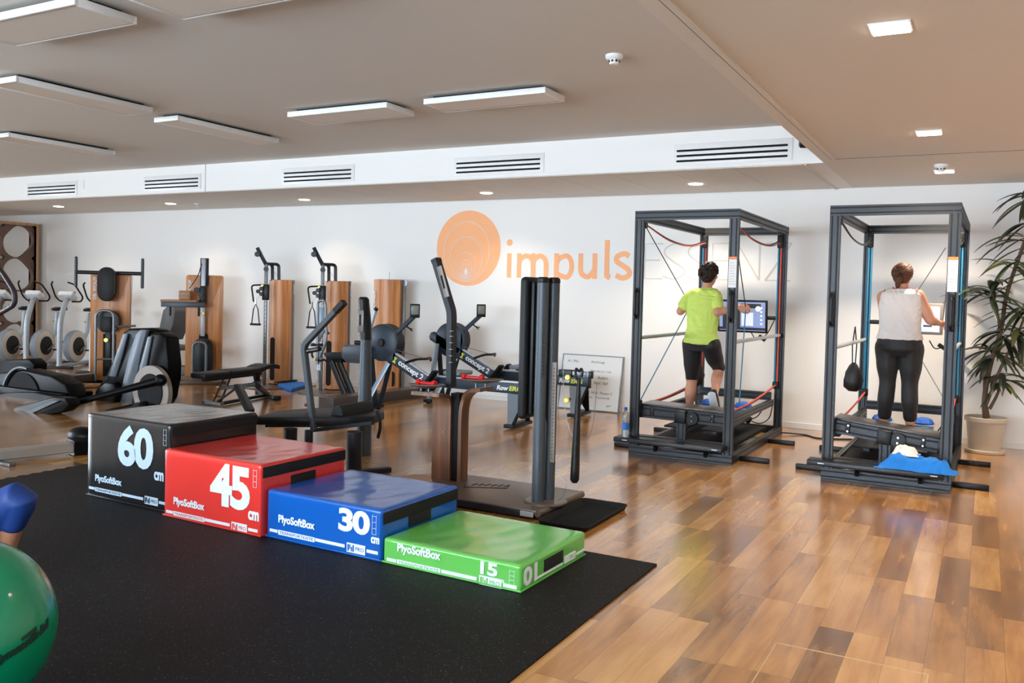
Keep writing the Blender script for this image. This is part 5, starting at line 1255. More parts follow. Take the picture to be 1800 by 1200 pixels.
F2, T2 = frame_machine((-1.1934, 7.8062, 0), math.radians(-.7376), 'right cage-like frame machine, with the person in the white top inside', 6.0, 1)
# things hanging or lying on the machines
def bag(p, label, s=1.0):
    r = thing('drawstring_bag', label, 'bag', p)
    T = Matrix.Translation(Vector(p))
    b = B(T); n = 18
    prof = [(.015, -.02), (.04, -.05), (.075, -.12), (.095, -.2), (.085, -.27), (.04, -.31)]
    b.grid([[(q * s * math.cos(a) * (1 + .08 * math.sin(5 * a + z * 30)), q * s * .7 * math.sin(a), z * s) for a in [2 * math.pi * k / n for k in range(n)]] for q, z in prof], True, True); b.build('bag_body', mat('black_nylon', (20, 20, 22), .5, bump=.4, bscale=25), r, smooth=50)
    for d in (-.02, .02):
        b = B(T); b.tube([(0, 0, .34 * s), (d, 0, .15 * s), (d * .7, 0, -.03 * s)], .006, seg=6); b.build('cord', M_black, r)
bag(tuple(T2 @ Vector((.03, 1.5, .93))), 'black drawstring bag hanging from the left rail of the right frame machine', 1.0)
bag(tuple(T1 @ Vector((.05, 1.93, .86))), 'black bag hanging in the left frame machine, half hidden behind the bent left leg', 1.15)
# bottle, purple pouch and tissue on the left machine's shelf
p = T1 @ Vector((.0, -.10, .178))
r = thing('water_bottle', 'clear plastic water bottle with blue label on the shelf of the left frame machine', 'bottle', tuple(p))
b = B(Matrix.Translation(p)); b.lathe([(.03, .001), (.034, .01), (.034, .15), (.031, .17), (.034, .19), (.03, .22), (.014, .25), (.013, .26)], seg=24); b.build('bottle_body', mat('clear_plastic', (220, 232, 238), .08, trans=.85), r)
b = B(Matrix.Translation(p)); b.lathe([(.0348, .07), (.0348, .135)], seg=24, cap=False); b.build('bottle_label', mat('blue_label', (40, 110, 190), .4), r)
b = B(Matrix.Translation(p)); b.lathe([(.016, .255), (.016, .28), (.012, .284)], seg=16); b.build('cap', mat('blue_cap', (30, 70, 150), .4), r)
def cloth(name, label, cat, M, pts_fn, nx, ny, m, th=.006):
    b = B(M); G = [[Vector(pts_fn(i / (nx - 1), j / (ny - 1))) for i in range(nx)] for j in range(ny)]
    lo = [[p - Vector((0, 0, th)) for p in row] for row in G]
    V0 = [[b._v(p) for p in row] for row in G]; V1 = [[b._v(p) for p in row] for row in lo]
    for j in range(ny - 1):
        for i in range(nx - 1):
            b.bm.faces.new((V0[j][i], V0[j][i + 1], V0[j + 1][i + 1], V0[j + 1][i])); b.bm.faces.new((V1[j][i], V1[j + 1][i], V1[j + 1][i + 1], V1[j][i + 1]))
    edge = [(0, i) for i in range(nx)] + [(j, nx - 1) for j in range(1, ny)] + [(ny - 1, i) for i in range(nx - 2, -1, -1)] + [(j, 0) for j in range(ny - 2, 0, -1)]
    for (a, c) in zip(edge, edge[1:] + edge[:1]):
        b.bm.faces.new((V0[a[0]][a[1]], V1[a[0]][a[1]], V1[c[0]][c[1]], V0[c[0]][c[1]]))
    o = b.build(name, m, smooth=80); return tag(o, label, cat)
from mathutils import noise as NZ
def lump(w, d, h, seed, dz=0.0):
    def f(u, v):
        e = max(0, min(1, min(u, 1 - u) * 5)) * max(0, min(1, min(v, 1 - v) * 3.2)); e = e * e * (3 - 2 * e)
        q = NZ.noise(Vector((u * 3.1 + seed, v * 2.3, seed))); q2 = NZ.noise(Vector((u * 6 * w * 4 + seed, v * 9 * d * 4 + seed, 1.0)))
        fold = 1 - abs(NZ.noise(Vector((u * 8 * w * 1.6 + seed + q, v * 2.2 + q2 * .3, seed * 2)))) * 1.7
        return ((u - .5) * w * (1 + .06 * q2) + .03 * q * (v - .5) * 2, (v - .5) * d * (1 + .25 * q) + .02 * q2, .008 + e * h * max(.25, .6 + .22 * fold + .04 * q2 + .3 * q) + dz)
    return f
cloth('blue_towel', 'crumpled bright blue towel on the front shelf of the right frame machine', 'towel', T2 @ Matrix.Translation((.755, -.085, .18)), lump(.58, .23, .12, 4.6), 60, 26, mat('blue_towelling', (22, 120, 205), .85, bump=.3, bscale=400))
cloth('white_cloth', 'crumpled white cloth lying on the blue towel', 'cloth', T2 @ Matrix.Translation((.66, -.02, .28)), lump(.20, .15, .08, 7.7), 26, 20, mat('white_cotton', (226, 218, 210), .85))
o = B(); o.tube(smooth_path([tuple(T1 @ Vector((FWD - .05, 2.12, .03))), (-1.75, 10.15, .008), (-1.55, 10.0, .008), (-1.2, 10.18, .008), (-1.05, 10.25, .008), (-.9, 10.1, .008)], 8), .008, seg=6); o = o.build('floor_cable', M_black); tag(o, 'black power cable lying on the floor between the two frame machines', 'cable')
# ------------------------------------------------------------------ people
def bake(b, name, m, parent, voxel=.006, smooth=6, label=None, folds=0.0):
    """fuses the shapes collected in b into one continuous skin"""
    bmesh.ops.recalc_face_normals(b.bm, faces=b.bm.faces)
    me = bpy.data.meshes.new('fuse'); b.bm.to_mesh(me); b.bm.free()
    o = bpy.data.objects.new('fuse', me); COL.objects.link(o)
    md = o.modifiers.new('r', 'REMESH'); md.mode = 'VOXEL'; md.voxel_size = voxel; md.adaptivity = 0.0
    ms = o.modifiers.new('s', 'SMOOTH'); ms.factor = .5; ms.iterations = smooth
    dg = bpy.context.evaluated_depsgraph_get(); dg.update()
    out = bpy.data.meshes.new_from_object(o.evaluated_get(dg))
    bpy.data.objects.remove(o); bpy.data.meshes.remove(me)
    if folds:
        N_ = [v.normal.copy() for v in out.vertices]
        for v, n_ in zip(out.vertices, N_):
            c = v.co; q = NZ.noise(Vector((c.x * 7, c.y * 7, c.z * 16 + 3 * NZ.noise(c * 4)))); q2 = NZ.noise(Vector((c.x * 22 + c.z * 9, c.y * 20, c.z * 24)))
            v.co = c + n_ * folds * ((1 - 2.2 * abs(q)) + .35 * q2)
    out.name = name; out.transform(mw(parent).inverted())
    out.materials.clear(); out.materials.append(m)
    for p in out.polygons: p.use_smooth = True
    q = bpy.data.objects.new(name, out); COL.objects.link(q); q.parent = parent; MW[q.name] = mw(parent)
    KIDS.setdefault(parent.name, []).append(q)
    return tag(q, label)
def limb(b, pts, rad, n=5, seg=18, squash=1.0):
    P = [Vector(p) for p in pts]; m = len(P)
    path = smooth_path(P, n); rr = []
    for i in range(m - 1):
        for k in range(n):
            t = k / n; t = t * t * (3 - 2 * t); rr.append(rad[i] * (1 - t) + rad[i + 1] * t)
    rr.append(rad[-1])
    b.tube(path, rr, seg=seg)
    b.ell(P[0], rad[0]); b.ell(P[-1], rad[-1])
def torso(b, secs, X, n=24, sub=4):
    """secs: (centre, half width, half depth); X = body's right-left axis"""
    X = Vector(X).normalized(); Y = Vector((0, 0, 1)).cross(X).normalized()
    C = [Vector(s[0]) for s in secs]; path = smooth_path(C, sub)
    rings = []
    for i, p in enumerate(path):
        k = min(i // sub, len(secs) - 2); t = (i - k * sub) / sub; t = t * t * (3 - 2 * t)
        w = secs[k][1] * (1 - t) + secs[k + 1][1] * t; d = secs[k][2] * (1 - t) + secs[k + 1][2] * t
        rings.append([p + X * w * math.copysign(abs(math.cos(a)) ** .85, math.cos(a)) + Y * d * math.copysign(abs(math.sin(a)) ** .9, math.sin(a)) for a in [2 * math.pi * j / n for j in range(n)]])
    b.grid(rings, True, True)
def head(b, c, fwd, up, s=1.0):
    """skull, jaw, nose, ears; c = centre of the head"""
    f = Vector(fwd).normalized(); u = Vector(up).normalized(); r = f.cross(u).normalized(); u = r.cross(f)
    M3 = Matrix((r, f, u)).transposed()
    def P(x, y, z): return Vector(c) + M3 @ (Vector((x, y, z)) * s)
    eu = M3.to_euler()
    b.ell(P(0, -.012, .03), (.074 * s, .092 * s, .085 * s), eu, 24, 16)
    b.ell(P(0, .025, -.03), (.06 * s, .066 * s, .078 * s), eu, 20, 14)
    b.ell(P(0, .05, -.083), (.035 * s, .035 * s, .025 * s), eu)
    b.tube([P(0, .086, .02), P(0, .104, -.01), P(0, .112, -.022)], [.008 * s, .011 * s, .015 * s], seg=10)
    b.ell(P(0, .088, -.055), (.024 * s, .012 * s, .006 * s), eu); b.ell(P(0, .086, -.066), (.02 * s, .012 * s, .006 * s), eu)
    for k in (-1, 1):
        b.ell(P(k * .076, -.005, 0), (.012 * s, .02 * s, .032 * s), eu); b.ell(P(k * .045, .07, -.015), (.022 * s, .015 * s, .016 * s), eu)
        b.ell(P(k * .03, .082, .03), (.024 * s, .012 * s, .008 * s), eu)
    return P
def eyes(P, parent, s=1.0):
    for k in (-1, 1):
        b = B(); b.ell(P(k * .03, .079, .008), .0125 * s, None, 14, 10); e = b.build('eye', mat('eye_white', (232, 228, 224), .2), parent)
        b = B(); b.ell(P(k * .03, .0885, .008), (.005 * s, .004 * s, .005 * s), None, 10, 8); b.build('iris', mat('brown_iris', (66, 44, 30), .2), e)
def hand(b, wrist, f, n, curl=1.0, side=1, s=1.0):
    """palm + five separate fingers. f = direction of the hand, n = palm side, thumb on the given side"""
    f = Vector(f).normalized(); n = Vector(n); n = (n - f * n.dot(f)).normalized(); sd = f.cross(n) * side
    w = Vector(wrist)
    eu = Matrix((sd, f, n)).transposed().to_euler()
    b.ell(w + f * .045 * s, (.04 * s, .052 * s, .016 * s), eu, 16, 12)
    b.tube([w - f * .01, w + f * .03 * s], [.024 * s, .026 * s], seg=12)
    for i, (off, L) in enumerate(((-.031, .030), (-.0105, .034), (.0105, .032), (.030, .025))):
        p0 = w + f * (.082 - .003 * abs(i - 1.5)) * s + sd * -off * s
        a1, a2, a3 = .5 * curl, 1.5 * curl, 2.6 * curl
        p = p0; pts = [w + f * .05 * s + sd * -off * s, p0]
        for a in (a1, a2, a3):
            p = p + (f * math.cos(a) + n * math.sin(a)) * L * s; pts.append(p)
        b.tube(smooth_path(pts, 3), [.0098 * s] * 7 + [.0092 * s] * 3 + [.0085 * s] * 3, seg=10); b.ell(pts[-1], .0084 * s)
    t0 = w + f * .02 * s + sd * .03 * s
    pts = [t0, t0 + f * .028 * s + sd * .022 * s + n * .012 * s, t0 + f * .05 * s + sd * .018 * s + n * .035 * s, t0 + f * .062 * s + sd * .0 * s + n * .052 * s]
    b.tube(smooth_path(pts, 3), [.014 * s, .0135 * s, .0125 * s, .012 * s, .0115 * s, .011 * s, .0105 * s, .010 * s, .009 * s, .0085 * s], seg=10); b.ell(pts[-1], .0088 * s)
M_skin = mat('skin', (206, 150, 122), 0.5, var=.05, vscale=12, spec=.35)
def shoe(parent, ankle, d, up, m1, m2, label=None, L=.255):
    """ankle joint, toe direction, sole-up direction"""
    d = Vector(d).normalized(); u = Vector(up); u = (u - d * u.dot(d)).normalized(); s = d.cross(u)
    M = Matrix((s, d, u)).transposed().to_4x4(); M.translation = Vector(ankle)
    def sec(y, w, z0, z1, n=14): return [(w * math.copysign(abs(math.cos(a)) ** .7, math.cos(a)), y, (z0 + z1) / 2 + (z1 - z0) / 2 * math.copysign(abs(math.sin(a)) ** .8, math.sin(a))) for a in [2 * math.pi * k / n for k in range(n)]]
    b = B(M); b.grid([sec(-.065, .018, -.06, -.01), sec(-.055, .036, -.07, .02), sec(-.02, .04, -.07, .03), (sec(.03, .04, -.07, .012)), sec(.09, .044, -.07, -.012), sec(.14, .047, -.07, -.026), sec(.175, .04, -.07, -.036), sec(L - .065, .02, -.066, -.05)], True, True)
    o = b.build('shoe', m1, parent, label, smooth=60)
    b = B(M); b.grid([sec(-.075, .02, -.092, -.064), sec(-.06, .041, -.096, -.06), sec(0, .043, -.094, -.062), sec(.07, .045, -.092, -.064), sec(.13, .051, -.088, -.062), sec(.175, .043, -.08, -.058), sec(L - .055, .018, -.072, -.058)], True, True)
    b.build('sole', m2, o, smooth=60)
    b = B(M)
    for k in range(4): b.tube([(-.025, .05 + k * .022, -.004 - k * .006), (0, .052 + k * .022, .004 - k * .007), (.025, .05 + k * .022, -.004 - k * .006)], .003, seg=5)
    b.build('laces', m2, o)
    return o
# ---- person in the yellow-green T-shirt, running on the boards
Yb = 9.0
p1 = thing('person', 'person seen from behind in yellow-green T-shirt and black capri leggings, running', 'person', (-2.5, 9.0, .235))
def K(px, py, Y=Yb): return PY(px, py, Y)
hipL, hipR = K(1218, 600, 9.02), K(1248, 603, 9.0)
pel = (hipL + hipR) / 2
chest = K(1236, 548, 9.06); shc = K(1238, 519, 9.10); neck = K(1242, 507, 9.13); hd = K(1247, 484, 9.17)
X1 = Vector((1, .10, -.04)).normalized()
shL, shR = K(1211, 524, 9.08), K(1259, 521, 9.10)
elL = K(1196, 547, 9.02); wrL = K(1207, 540, 9.28)
elR = K(1261, 549, 9.0); wrR = K(1297, 540, 9.12)
knL = K(1216, 672, 9.10); anL = K(1211, 722, 9.08); fl = Vector((anL.x, anL.y, .30))
knR = K(1263, 652, 9.20); anR = K(1256, 692, 8.98)
anL = fl
secs1 = [(pel - Vector((0, 0, .07)), .155, .105), (pel + Vector((0, 0, .03)), .175, .118), (pel * .6 + chest * .4 + Vector((0, 0, .0)), .148, .10), (chest, .158, .105), (chest * .35 + shc * .65, .172, .10), (shc + Vector((0, 0, .015)), .12, .08), (neck, .056, .056)]
b = B(); torso(b, secs1, X1)
limb(b, [neck - Vector((0, 0, .03)), neck + (hd - neck) * .4], [.056, .052])
HP = head(b, hd, (.12, 1, -.05), (0, .05, 1), 1.0)
limb(b, [shL, (shL + elL) / 2, elL], [.056, .050, .043]); limb(b, [elL, (elL * .6 + wrL * .4), wrL], [.043, .042, .026])
limb(b, [shR, (shR + elR) / 2, elR], [.056, .050, .043]); limb(b, [elR, (elR * .6 + wrR * .4), wrR], [.043, .042, .026])
hand(b, wrL, (.05, 1, .15), (.9, 0, -.3), .9, -1); hand(b, wrR, (1, .12, .05), (0, .6, -.5), .9, -1)
limb(b, [hipL, (hipL + knL) / 2, knL + Vector((0, 0, .04)), knL, (knL * .68 + anL * .32) + Vector((0, -.02, 0)), (knL * .35 + anL * .65), anL], [.092, .084, .062, .056, .06, .046, .037])
limb(b, [hipR, (hipR + knR) / 2, knR + Vector((0, 0, .03)), knR, (knR * .65 + anR * .35) + Vector((0, -.025, 0)), knR * .3 + anR * .7, anR], [.092, .084, .062, .055, .058, .044, .036])
limb(b, [anL, anL + Vector((0, .05, -.03)), anL + Vector((.01, .15, -.045))], [.035, .032, .024])
limb(b, [anR, anR + Vector((.01, .04, -.06)), anR + Vector((.02, .07, -.13))], [.035, .032, .024])
bake(b, 'body', M_skin, p1, .0045, 5)
eyes(HP, p1)
M_shirt = mat('neon_yellow_green_jersey', (210, 236, 112), .75, bump=.6, bscale=8, bdist=.04)
M_leg = mat('black_legging_fabric', (17, 17, 19), .6, sheen=.1)
b = B()
g = .012
hem = pel + Vector((.0, 0, -.01))
torso(b, [(hem + Vector((.0, 0, -.005)), .188, .135), (hem + Vector((0, 0, .05)), .182, .13), (pel * .6 + chest * .4, .160, .118), (chest, .168, .118), (chest * .35 + shc * .65, .182, .113), (shc + Vector((0, 0, .025)), .13, .09), (neck - Vector((0, 0, .028)), .07, .066)], X1)
for sh, el in ((shL, elL), (shR, elR)): 
    e2 = sh + (el - sh) * .58; limb(b, [sh, e2], [.063, .062])
    b.tube([sh, e2 + (el - sh) * .08], [.063, .067], seg=16)
    limb(b, [shc + Vector((0, 0, .0)), sh + (shc - sh) * .35 + Vector((0, 0, .012)), sh], [.085, .074, .063])
bake(b, 'shirt', M_shirt, p1, .006, 6, folds=.006)
b = B()
torso(b, [(pel - Vector((0, 0, .09)), .150, .108), (pel - Vector((0, 0, .0)), .181, .125), (pel + Vector((0, 0, .07)), .172, .118)], X1)
limb(b, [hipL + Vector((-.01, 0, -.02)), (hipL + knL) / 2, knL + Vector((0, 0, .06))], [.104, .093, .069])
limb(b, [hipR + Vector((.01, 0, -.02)), (hipR + knR) / 2, knR + Vector((0, 0, .04))], [.104, .093, .068])
bake(b, 'leggings', M_leg, p1, .007, 4)
b = B(); rnd = random.Random(4)
b.ell(HP(0, -.018, .045), (.086, .098, .088))
b.ell(HP(0, -.055, -.02), (.070, .05, .07))
for k in range(300):
    a = rnd.uniform(0, 2 * math.pi); e = math.asin(rnd.uniform(-.55, 1)); d = Vector((math.cos(e) * math.cos(a), math.cos(e) * math.sin(a), math.sin(e)))
    if d.y > .35 and d.z < .45: continue
    if d.z < -.1 and d.y > -.1: continue
    q = HP(d.x * .096, -.022 + d.y * .106, .03 + d.z * .108); b.ell(q, rnd.uniform(.011, .02), None, 8, 6)
bake(b, 'curly_hair', mat('dark_curly_hair', (40, 28, 22), .6, var=.6, vscale=45, spec=.3), p1, .0045, 1, 'short dark curly hair')
M_shb = mat('black_navy_shoe', (24, 26, 34), .6); M_shw = mat('white_sole', (214, 220, 226), .5)
shoe(p1, anR + Vector((.0, 0, -.01)), (.10, .42, -.9), (0, .85, .4), M_shb, M_shw)
shoe(p1, (anL.x, anL.y, .337), (-.05, 1, 0), (0, 0, 1), M_shb, M_shw)
b = B(); b.cyl(anR + Vector((0, 0, -.01)), anR + Vector((0, -.01, .035)), .040, seg=16); b.build('sock', M_shw, p1)
# cords in the hands
b = B(); gp = wrR + Vector((.075, .03, -.01)); b.tube([tuple(T1 @ Vector((FWD - .07, .09, FHT - .13))), tuple(gp)], .005, seg=6); o = b.build('pull_cord', M_cord_k, F1, 'thin dark cord held in the right hand')
b = B(); b.tube([tuple(gp), tuple(T1 @ Vector((FWD - .12, .7, .48)))], .006, seg=6); b.build('pull_cord', M_cord_b, F1, 'thin blue cord')
b = B(); gl = wrL + Vector((.02, .07, .02)); b.tube([tuple(T1 @ Vector((.07, .09, FHT - .13))), tuple(gl)], .005, seg=6); b.build('pull_cord', M_cord_k, F1)
b = B(); b.tube([tuple(gl), tuple(T1 @ Vector((.07, .08, .50)))], .006, seg=6); b.build('pull_cord', M_cord_b, F1)
# ---- person in the white top, standing
p2 = thing('person', 'person seen from behind in white sleeveless top and black leggings, standing', 'person', (-.7, 9.1, .235))
Y2 = 9.1
def K2(px, py, Y=Y2): return PY(px, py, Y)
hipL, hipR = K2(1563, 605), K2(1599, 607); pel = (hipL + hipR) / 2
waist = K2(1582, 570); chest = K2(1583, 542, 9.12); shc = K2(1584, 517, 9.12); neck = K2(1586, 506, 9.14); hd = K2(1587, 485, 9.19)
shL, shR = K2(1553, 522, 9.12), K2(1613, 520, 9.12)
elL = K2(1556, 560, 9.28); wrL = K2(1573, 563, 9.48)
elR = K2(1635, 562, 9.14); wrR = K2(1650, 568, 9.30)
knL, knR = K2(1560, 672), K2(1599, 676); anL, anR = K2(1553, 743, 9.12), K2(1600, 747, 9.12)
anL.z = anR.z = .315
anL.x, anR.x = K2(1553, 743, 9.12).x, K2(1600, 747, 9.12).x
X2 = Vector((1, 0, 0))
b = B()
torso(b, [(pel - Vector((0, 0, .08)), .17, .12), (pel + Vector((0, 0, .0)), .205, .135), (pel * .35 + waist * .65, .175, .115), (waist, .168, .11), (chest, .182, .118), (shc, .185, .10), (shc + Vector((0, .01, .045)), .10, .07), (neck, .056, .056)], X2)
limb(b, [neck - Vector((0, 0, .03)), neck + (hd - neck) * .4], [.056, .052])
HP2 = head(b, hd, (.1, 1, -.12), (0, .1, 1), 1.0)
limb(b, [shL, (shL + elL) / 2, elL], [.062, .055, .045]); limb(b, [elL, elL * .6 + wrL * .4, wrL], [.045, .043, .027])
limb(b, [shR, (shR + elR) / 2, elR], [.064, .058, .048]); limb(b, [elR, elR * .6 + wrR * .4, wrR], [.047, .044, .027])
hand(b, wrL, (.2, 1, .1), (.9, 0, -.3), .8, -1); hand(b, wrR, (.35, .9, .1), (.4, .1, -.9), .9, -1)
limb(b, [hipL, (hipL + knL) / 2, knL, knL * .65 + anL * .35 + Vector((0, -.02, 0)), knL * .3 + anL * .7, anL], [.105, .093, .065, .064, .048, .038])
limb(b, [hipR, (hipR + knR) / 2, knR, knR * .65 + anR * .35 + Vector((0, -.02, 0)), knR * .3 + anR * .7, anR], [.105, .093, .065, .064, .048, .038])
limb(b, [anL, anL + Vector((0, .05, -.03)), anL + Vector((0, .15, -.045))], [.036, .032, .024])
limb(b, [anR, anR + Vector((0, .05, -.03)), anR + Vector((0, .15, -.045))], [.036, .032, .024])
bake(b, 'body', M_skin, p2, .0045, 5); eyes(HP2, p2)
b = B()
torso(b, [(pel + Vector((0, 0, .055)), .208, .145), (pel * .4 + waist * .6, .188, .13), (waist, .181, .124), (chest, .193, .13), (shc - Vector((0, 0, .01)), .19, .115), (shc + Vector((0, .01, .035)), .15, .086), (shc + Vector((0, .01, .05)), .10, .078)], X2)
bake(b, 'sleeveless_top', mat('white_jersey', (226, 220, 216), .8, bump=.6, bscale=9, bdist=.04), p2, .006, 6, folds=.005)
for s_, sh in ((-1, shL), (1, shR)):
    b = B(); c = sh + Vector((-s_ * .018, 0, .0)); P = [c + Vector((s_ * .008 * math.sin(t), .075 * math.cos(t), .078 * math.sin(t) + -.01)) for t in [2 * math.pi * k / 24 for k in range(24)]]
    b.tube(P, .007, seg=6, closed=True); b.build('armhole_trim', mat('coral_trim', (214, 84, 92), .7), p2, 'coral pink trim')
b = B(); c = shc + Vector((0, .012, .052)); P = [c + Vector((.078 * math.cos(t), .066 * math.sin(t), .010 * math.cos(2 * t))) for t in [2 * math.pi * k / 24 for k in range(24)]]; b.tube(P, .006, seg=6, closed=True); b.build('neck_trim', mat('coral_trim', (214, 84, 92), .7), p2, 'coral pink trim')
b = B()
torso(b, [(pel - Vector((0, 0, .10)), .165, .118), (pel - Vector((0, 0, .03)), .212, .145), (pel + Vector((0, 0, .075)), .198, .138)], X2)
limb(b, [hipL + Vector((-.012, 0, -.03)), (hipL + knL) / 2 + Vector((-.008, 0, 0)), knL, knL * .65 + anL * .35 + Vector((0, -.02, 0)), knL * .28 + anL * .72], [.118, .102, .075, .076, .062])
limb(b, [hipR + Vector((.012, 0, -.03)), (hipR + knR) / 2 + Vector((.008, 0, 0)), knR, knR * .65 + anR * .35 + Vector((0, -.02, 0)), knR * .28 + anR * .72], [.118, .102, .075, .076, .062])
bake(b, 'leggings', M_leg, p2, .007, 4)
b = B(); b.ell(HP2(0, -.018, .042), (.088, .102, .09)); b.ell(HP2(0, -.055, -.01), (.082, .06, .085))
for k in range(46):
    a = math.radians(-118 + 236 * k / 45); sa, ca = math.sin(a), math.cos(a)
    b.tube(smooth_path([HP2(sa * .082, .045 * max(0, ca), .035 + ca * .088), HP2(sa * .093, -.04, .028 + ca * .09), HP2(sa * .072, -.095, .015 + ca * .055), HP2(sa * .018, -.122, ca * .014)], 4), .0045 + .0022 * (k % 3), seg=6)
bake(b, 'hair', mat('auburn_hair', (84, 50, 32), .6, var=.55, vscale=38, spec=.35), p2, .0035, 1, 'auburn hair pulled back')
b = B()
for k in range(14):
    a = 2 * math.pi * k / 14; r0 = .014
    b.tube(smooth_path([HP2(-.005 + r0 * math.cos(a), -.10 + r0 * math.sin(a), .005), HP2(-.010 + 1.8 * r0 * math.cos(a), -.128 + r0 * math.sin(a), -.04), HP2(-.018 + 1.5 * r0 * math.cos(a), -.122 + r0 * math.sin(a), -.09), HP2(-.024 + .5 * r0 * math.cos(a), -.108, -.135)], 4), .0065, seg=6)
bake(b, 'ponytail', mat('auburn_hair', (84, 50, 32), .6), p2, .0035, 1, 'auburn ponytail')
b = B(); b.tube([HP2(-.022 + .0, -.102, .0)] * 1 + [HP2(.012, -.102, .0)], .018, seg=10); b.build('hair_tie', M_black, p2)
for an in (anL, anR): shoe(p2, (an.x, an.y, .337), (0, 1, 0), (0, 0, 1), M_shb, M_shw)
b = B(); gp = wrR + Vector((.03, .08, -.01)); b.tube([tuple(T2 @ Vector((FWD - .07, .3, FHT - .2))), tuple(gp)], .004, seg=6); b.build('pull_cord', mat('grey_cord', (120, 116, 112), .6), F2)
b = B(); b.tube([tuple(T2 @ Vector((FWD - .13, .5, 2.0))), tuple(wrL + Vector((.03, .07, 0)))], .004, seg=6); b.build('pull_cord', mat('grey_cord', (120, 116, 112), .6), F2)
b = B(); b.tube([tuple(wrL + Vector((.03, .07, 0))), tuple(T2 @ Vector((FWD - .16, 1.7, .6)))], .004, seg=6); b.build('pull_cord', mat('grey_cord', (120, 116, 112), .6), F2)
# ---- person sitting at the left edge: a raised knee shows
p3 = thing('person', 'person sitting on the mat at the left edge, only a bent blue knee showing', 'person', (-4.7, 2.3, .01))
kn = PY(32, 876, 2.6); an = PY(2, 1010, 2.62); hip = Vector((kn.x - .44, kn.y - .13, .14))
knB = kn + Vector((-.12, -.24, .0)); hipB = hip + Vector((-.02, -.22, 0)); anB = Vector((knB.x + .02, knB.y + .12, .10))
pv = (hip + hipB) / 2; ch = pv + Vector((-.26, -.05, .33)); sh = ch + Vector((-.10, -.02, .14)); nk = sh + Vector((-.0, 0, .07)); hh = nk + Vector((.02, 0, .13))
b = B(); Xp = Vector((-.15, 1, 0))
torso(b, [(pv + Vector((0, 0, -.06)), .16, .11), (pv + Vector((-.04, 0, .05)), .17, .12), (pv * .5 + ch * .5, .15, .10), (ch, .17, .11), (sh, .16, .09), (nk, .055, .055)], Xp)
limb(b, [nk, nk + (hh - nk) * .5], [.055, .052]); HP3 = head(b, hh, (1, -.1, 0), (0, 0, 1))
for k, (h_, k_, a_) in enumerate(((hip, kn, an), (hipB, knB, anB))):
    limb(b, [h_, (h_ + k_) / 2, k_, k_ * .65 + a_ * .35, k_ * .3 + a_ * .7, a_], [.085, .078, .054, .052, .042, .036])
    limb(b, [a_, a_ + Vector((.05, .0, -.035)), a_ + Vector((.16, .01, -.06))], [.036, .034, .025])
    s_ = 1 if k == 0 else -1
    s0 = sh + Vector((0, s_ * .17, 0)); e0 = s0 + Vector((-.16, s_ * .05, -.2)); w0 = Vector((e0.x - .05, e0.y, .08))
    limb(b, [s0, (s0 + e0) / 2, e0], [.055, .048, .042]); limb(b, [e0, w0], [.042, .027]); hand(b, w0 + Vector((0, 0, -.03)), (-1, 0, -.1), (0, 0, -1), .1, s_)
bake(b, 'body', mat('skin_tanned', (186, 128, 96), .5), p3, .006, 4); eyes(HP3, p3)
b = B()
for h_, k_, a_ in ((hip, kn, an), (hipB, knB, anB)):
    limb(b, [h_, (h_ + k_) / 2, k_, k_ * .72 + a_ * .28], [.105, .10, .084, .068])
torso(b, [(pv + Vector((.02, 0, -.07)), .17, .12), (pv + Vector((-.05, 0, .08)), .18, .13)], Xp)
bake(b, 'trousers', mat('blue_knit', (22, 58, 128), .6, var=.15, vscale=6), p3, .007, 14)
b = B(); torso(b, [(pv + Vector((-.05, 0, .06)), .185, .14), (pv * .5 + ch * .5, .165, .115), (ch, .185, .125), (sh, .175, .105), (nk - Vector((0, 0, .02)), .07, .066)], Xp)
bake(b, 'shirt', mat('grey_shirt', (120, 124, 130), .8), p3, .008, 4)
b = B(); b.ell(HP3(0, -.02, .04), (.084, .096, .086)); b.ell(HP3(0, -.05, -.01), (.07, .05, .07)); bake(b, 'hair', mat('dark_curly_hair', (44, 32, 26), .5), p3, .006, 2)
# ------------------------------------------------------------------ gym ball
c = Vector((-3.07, 1.70, .32)); R0 = .31
r = thing('gym_ball', 'large green gym ball cut by the lower left corner of the picture', 'gym ball', (c.x, c.y, .01))
b = B(); b.ell(c, R0, None, 64, 40); b.build('ball_shell', mat('green_rubber_ball', (0, 150, 104), .25, bump=.02, bscale=30, coat=.2), r, smooth=80)
def ball_text(txt, px, py, size, m, name, ang):
    d = _ray(px, py).normalized(); v = EYE - c; bq = v.dot(d); t = -bq - math.sqrt(max(bq * bq - v.length_squared + R0 * R0, 0)); p = EYE + d * t
    n = (p - c).normalized(); x = Vector((0, 0, 1)).cross(n).normalized(); y = n.cross(x)
    xr = x * math.cos(ang) + y * math.sin(ang); yr = n.cross(xr)
    me = text_mesh(txt, size, .0006, .002, .35, 'CENTER'); inv = mw(r).inverted()
    for v_ in me.vertices:
        q = p + xr * v_.co.x + yr * v_.co.y; v_.co = inv @ (c + (q - c).normalized() * (R0 + .0012 + v_.co.z))
    me.materials.clear(); me.materials.append(m); o = bpy.data.objects.new(name, me); COL.objects.link(o); o.parent = r; MW[o.name] = mw(r)
Mi = mat('dark_green_print', (10, 58, 44), .5)
ball_text('Gymnastik-Ball', 46, 1136, .04, Mi, 'ball_lettering', math.radians(14))
ball_text('ORIGINAL', 52, 1116, .014, Mi, 'ball_small_lettering', math.radians(14))
b = B()
d = _ray(18, 1045).normalized(); v = EYE - c; bq = v.dot(d); t = -bq - math.sqrt(bq * bq - v.length_squared + R0 * R0); p = EYE + d * t; n = (p - c).normalized()
b.lathe([(.006, -.002), (.006, .001), (.003, .002)], p, n, seg=12); b.build('valve', M_white, r)

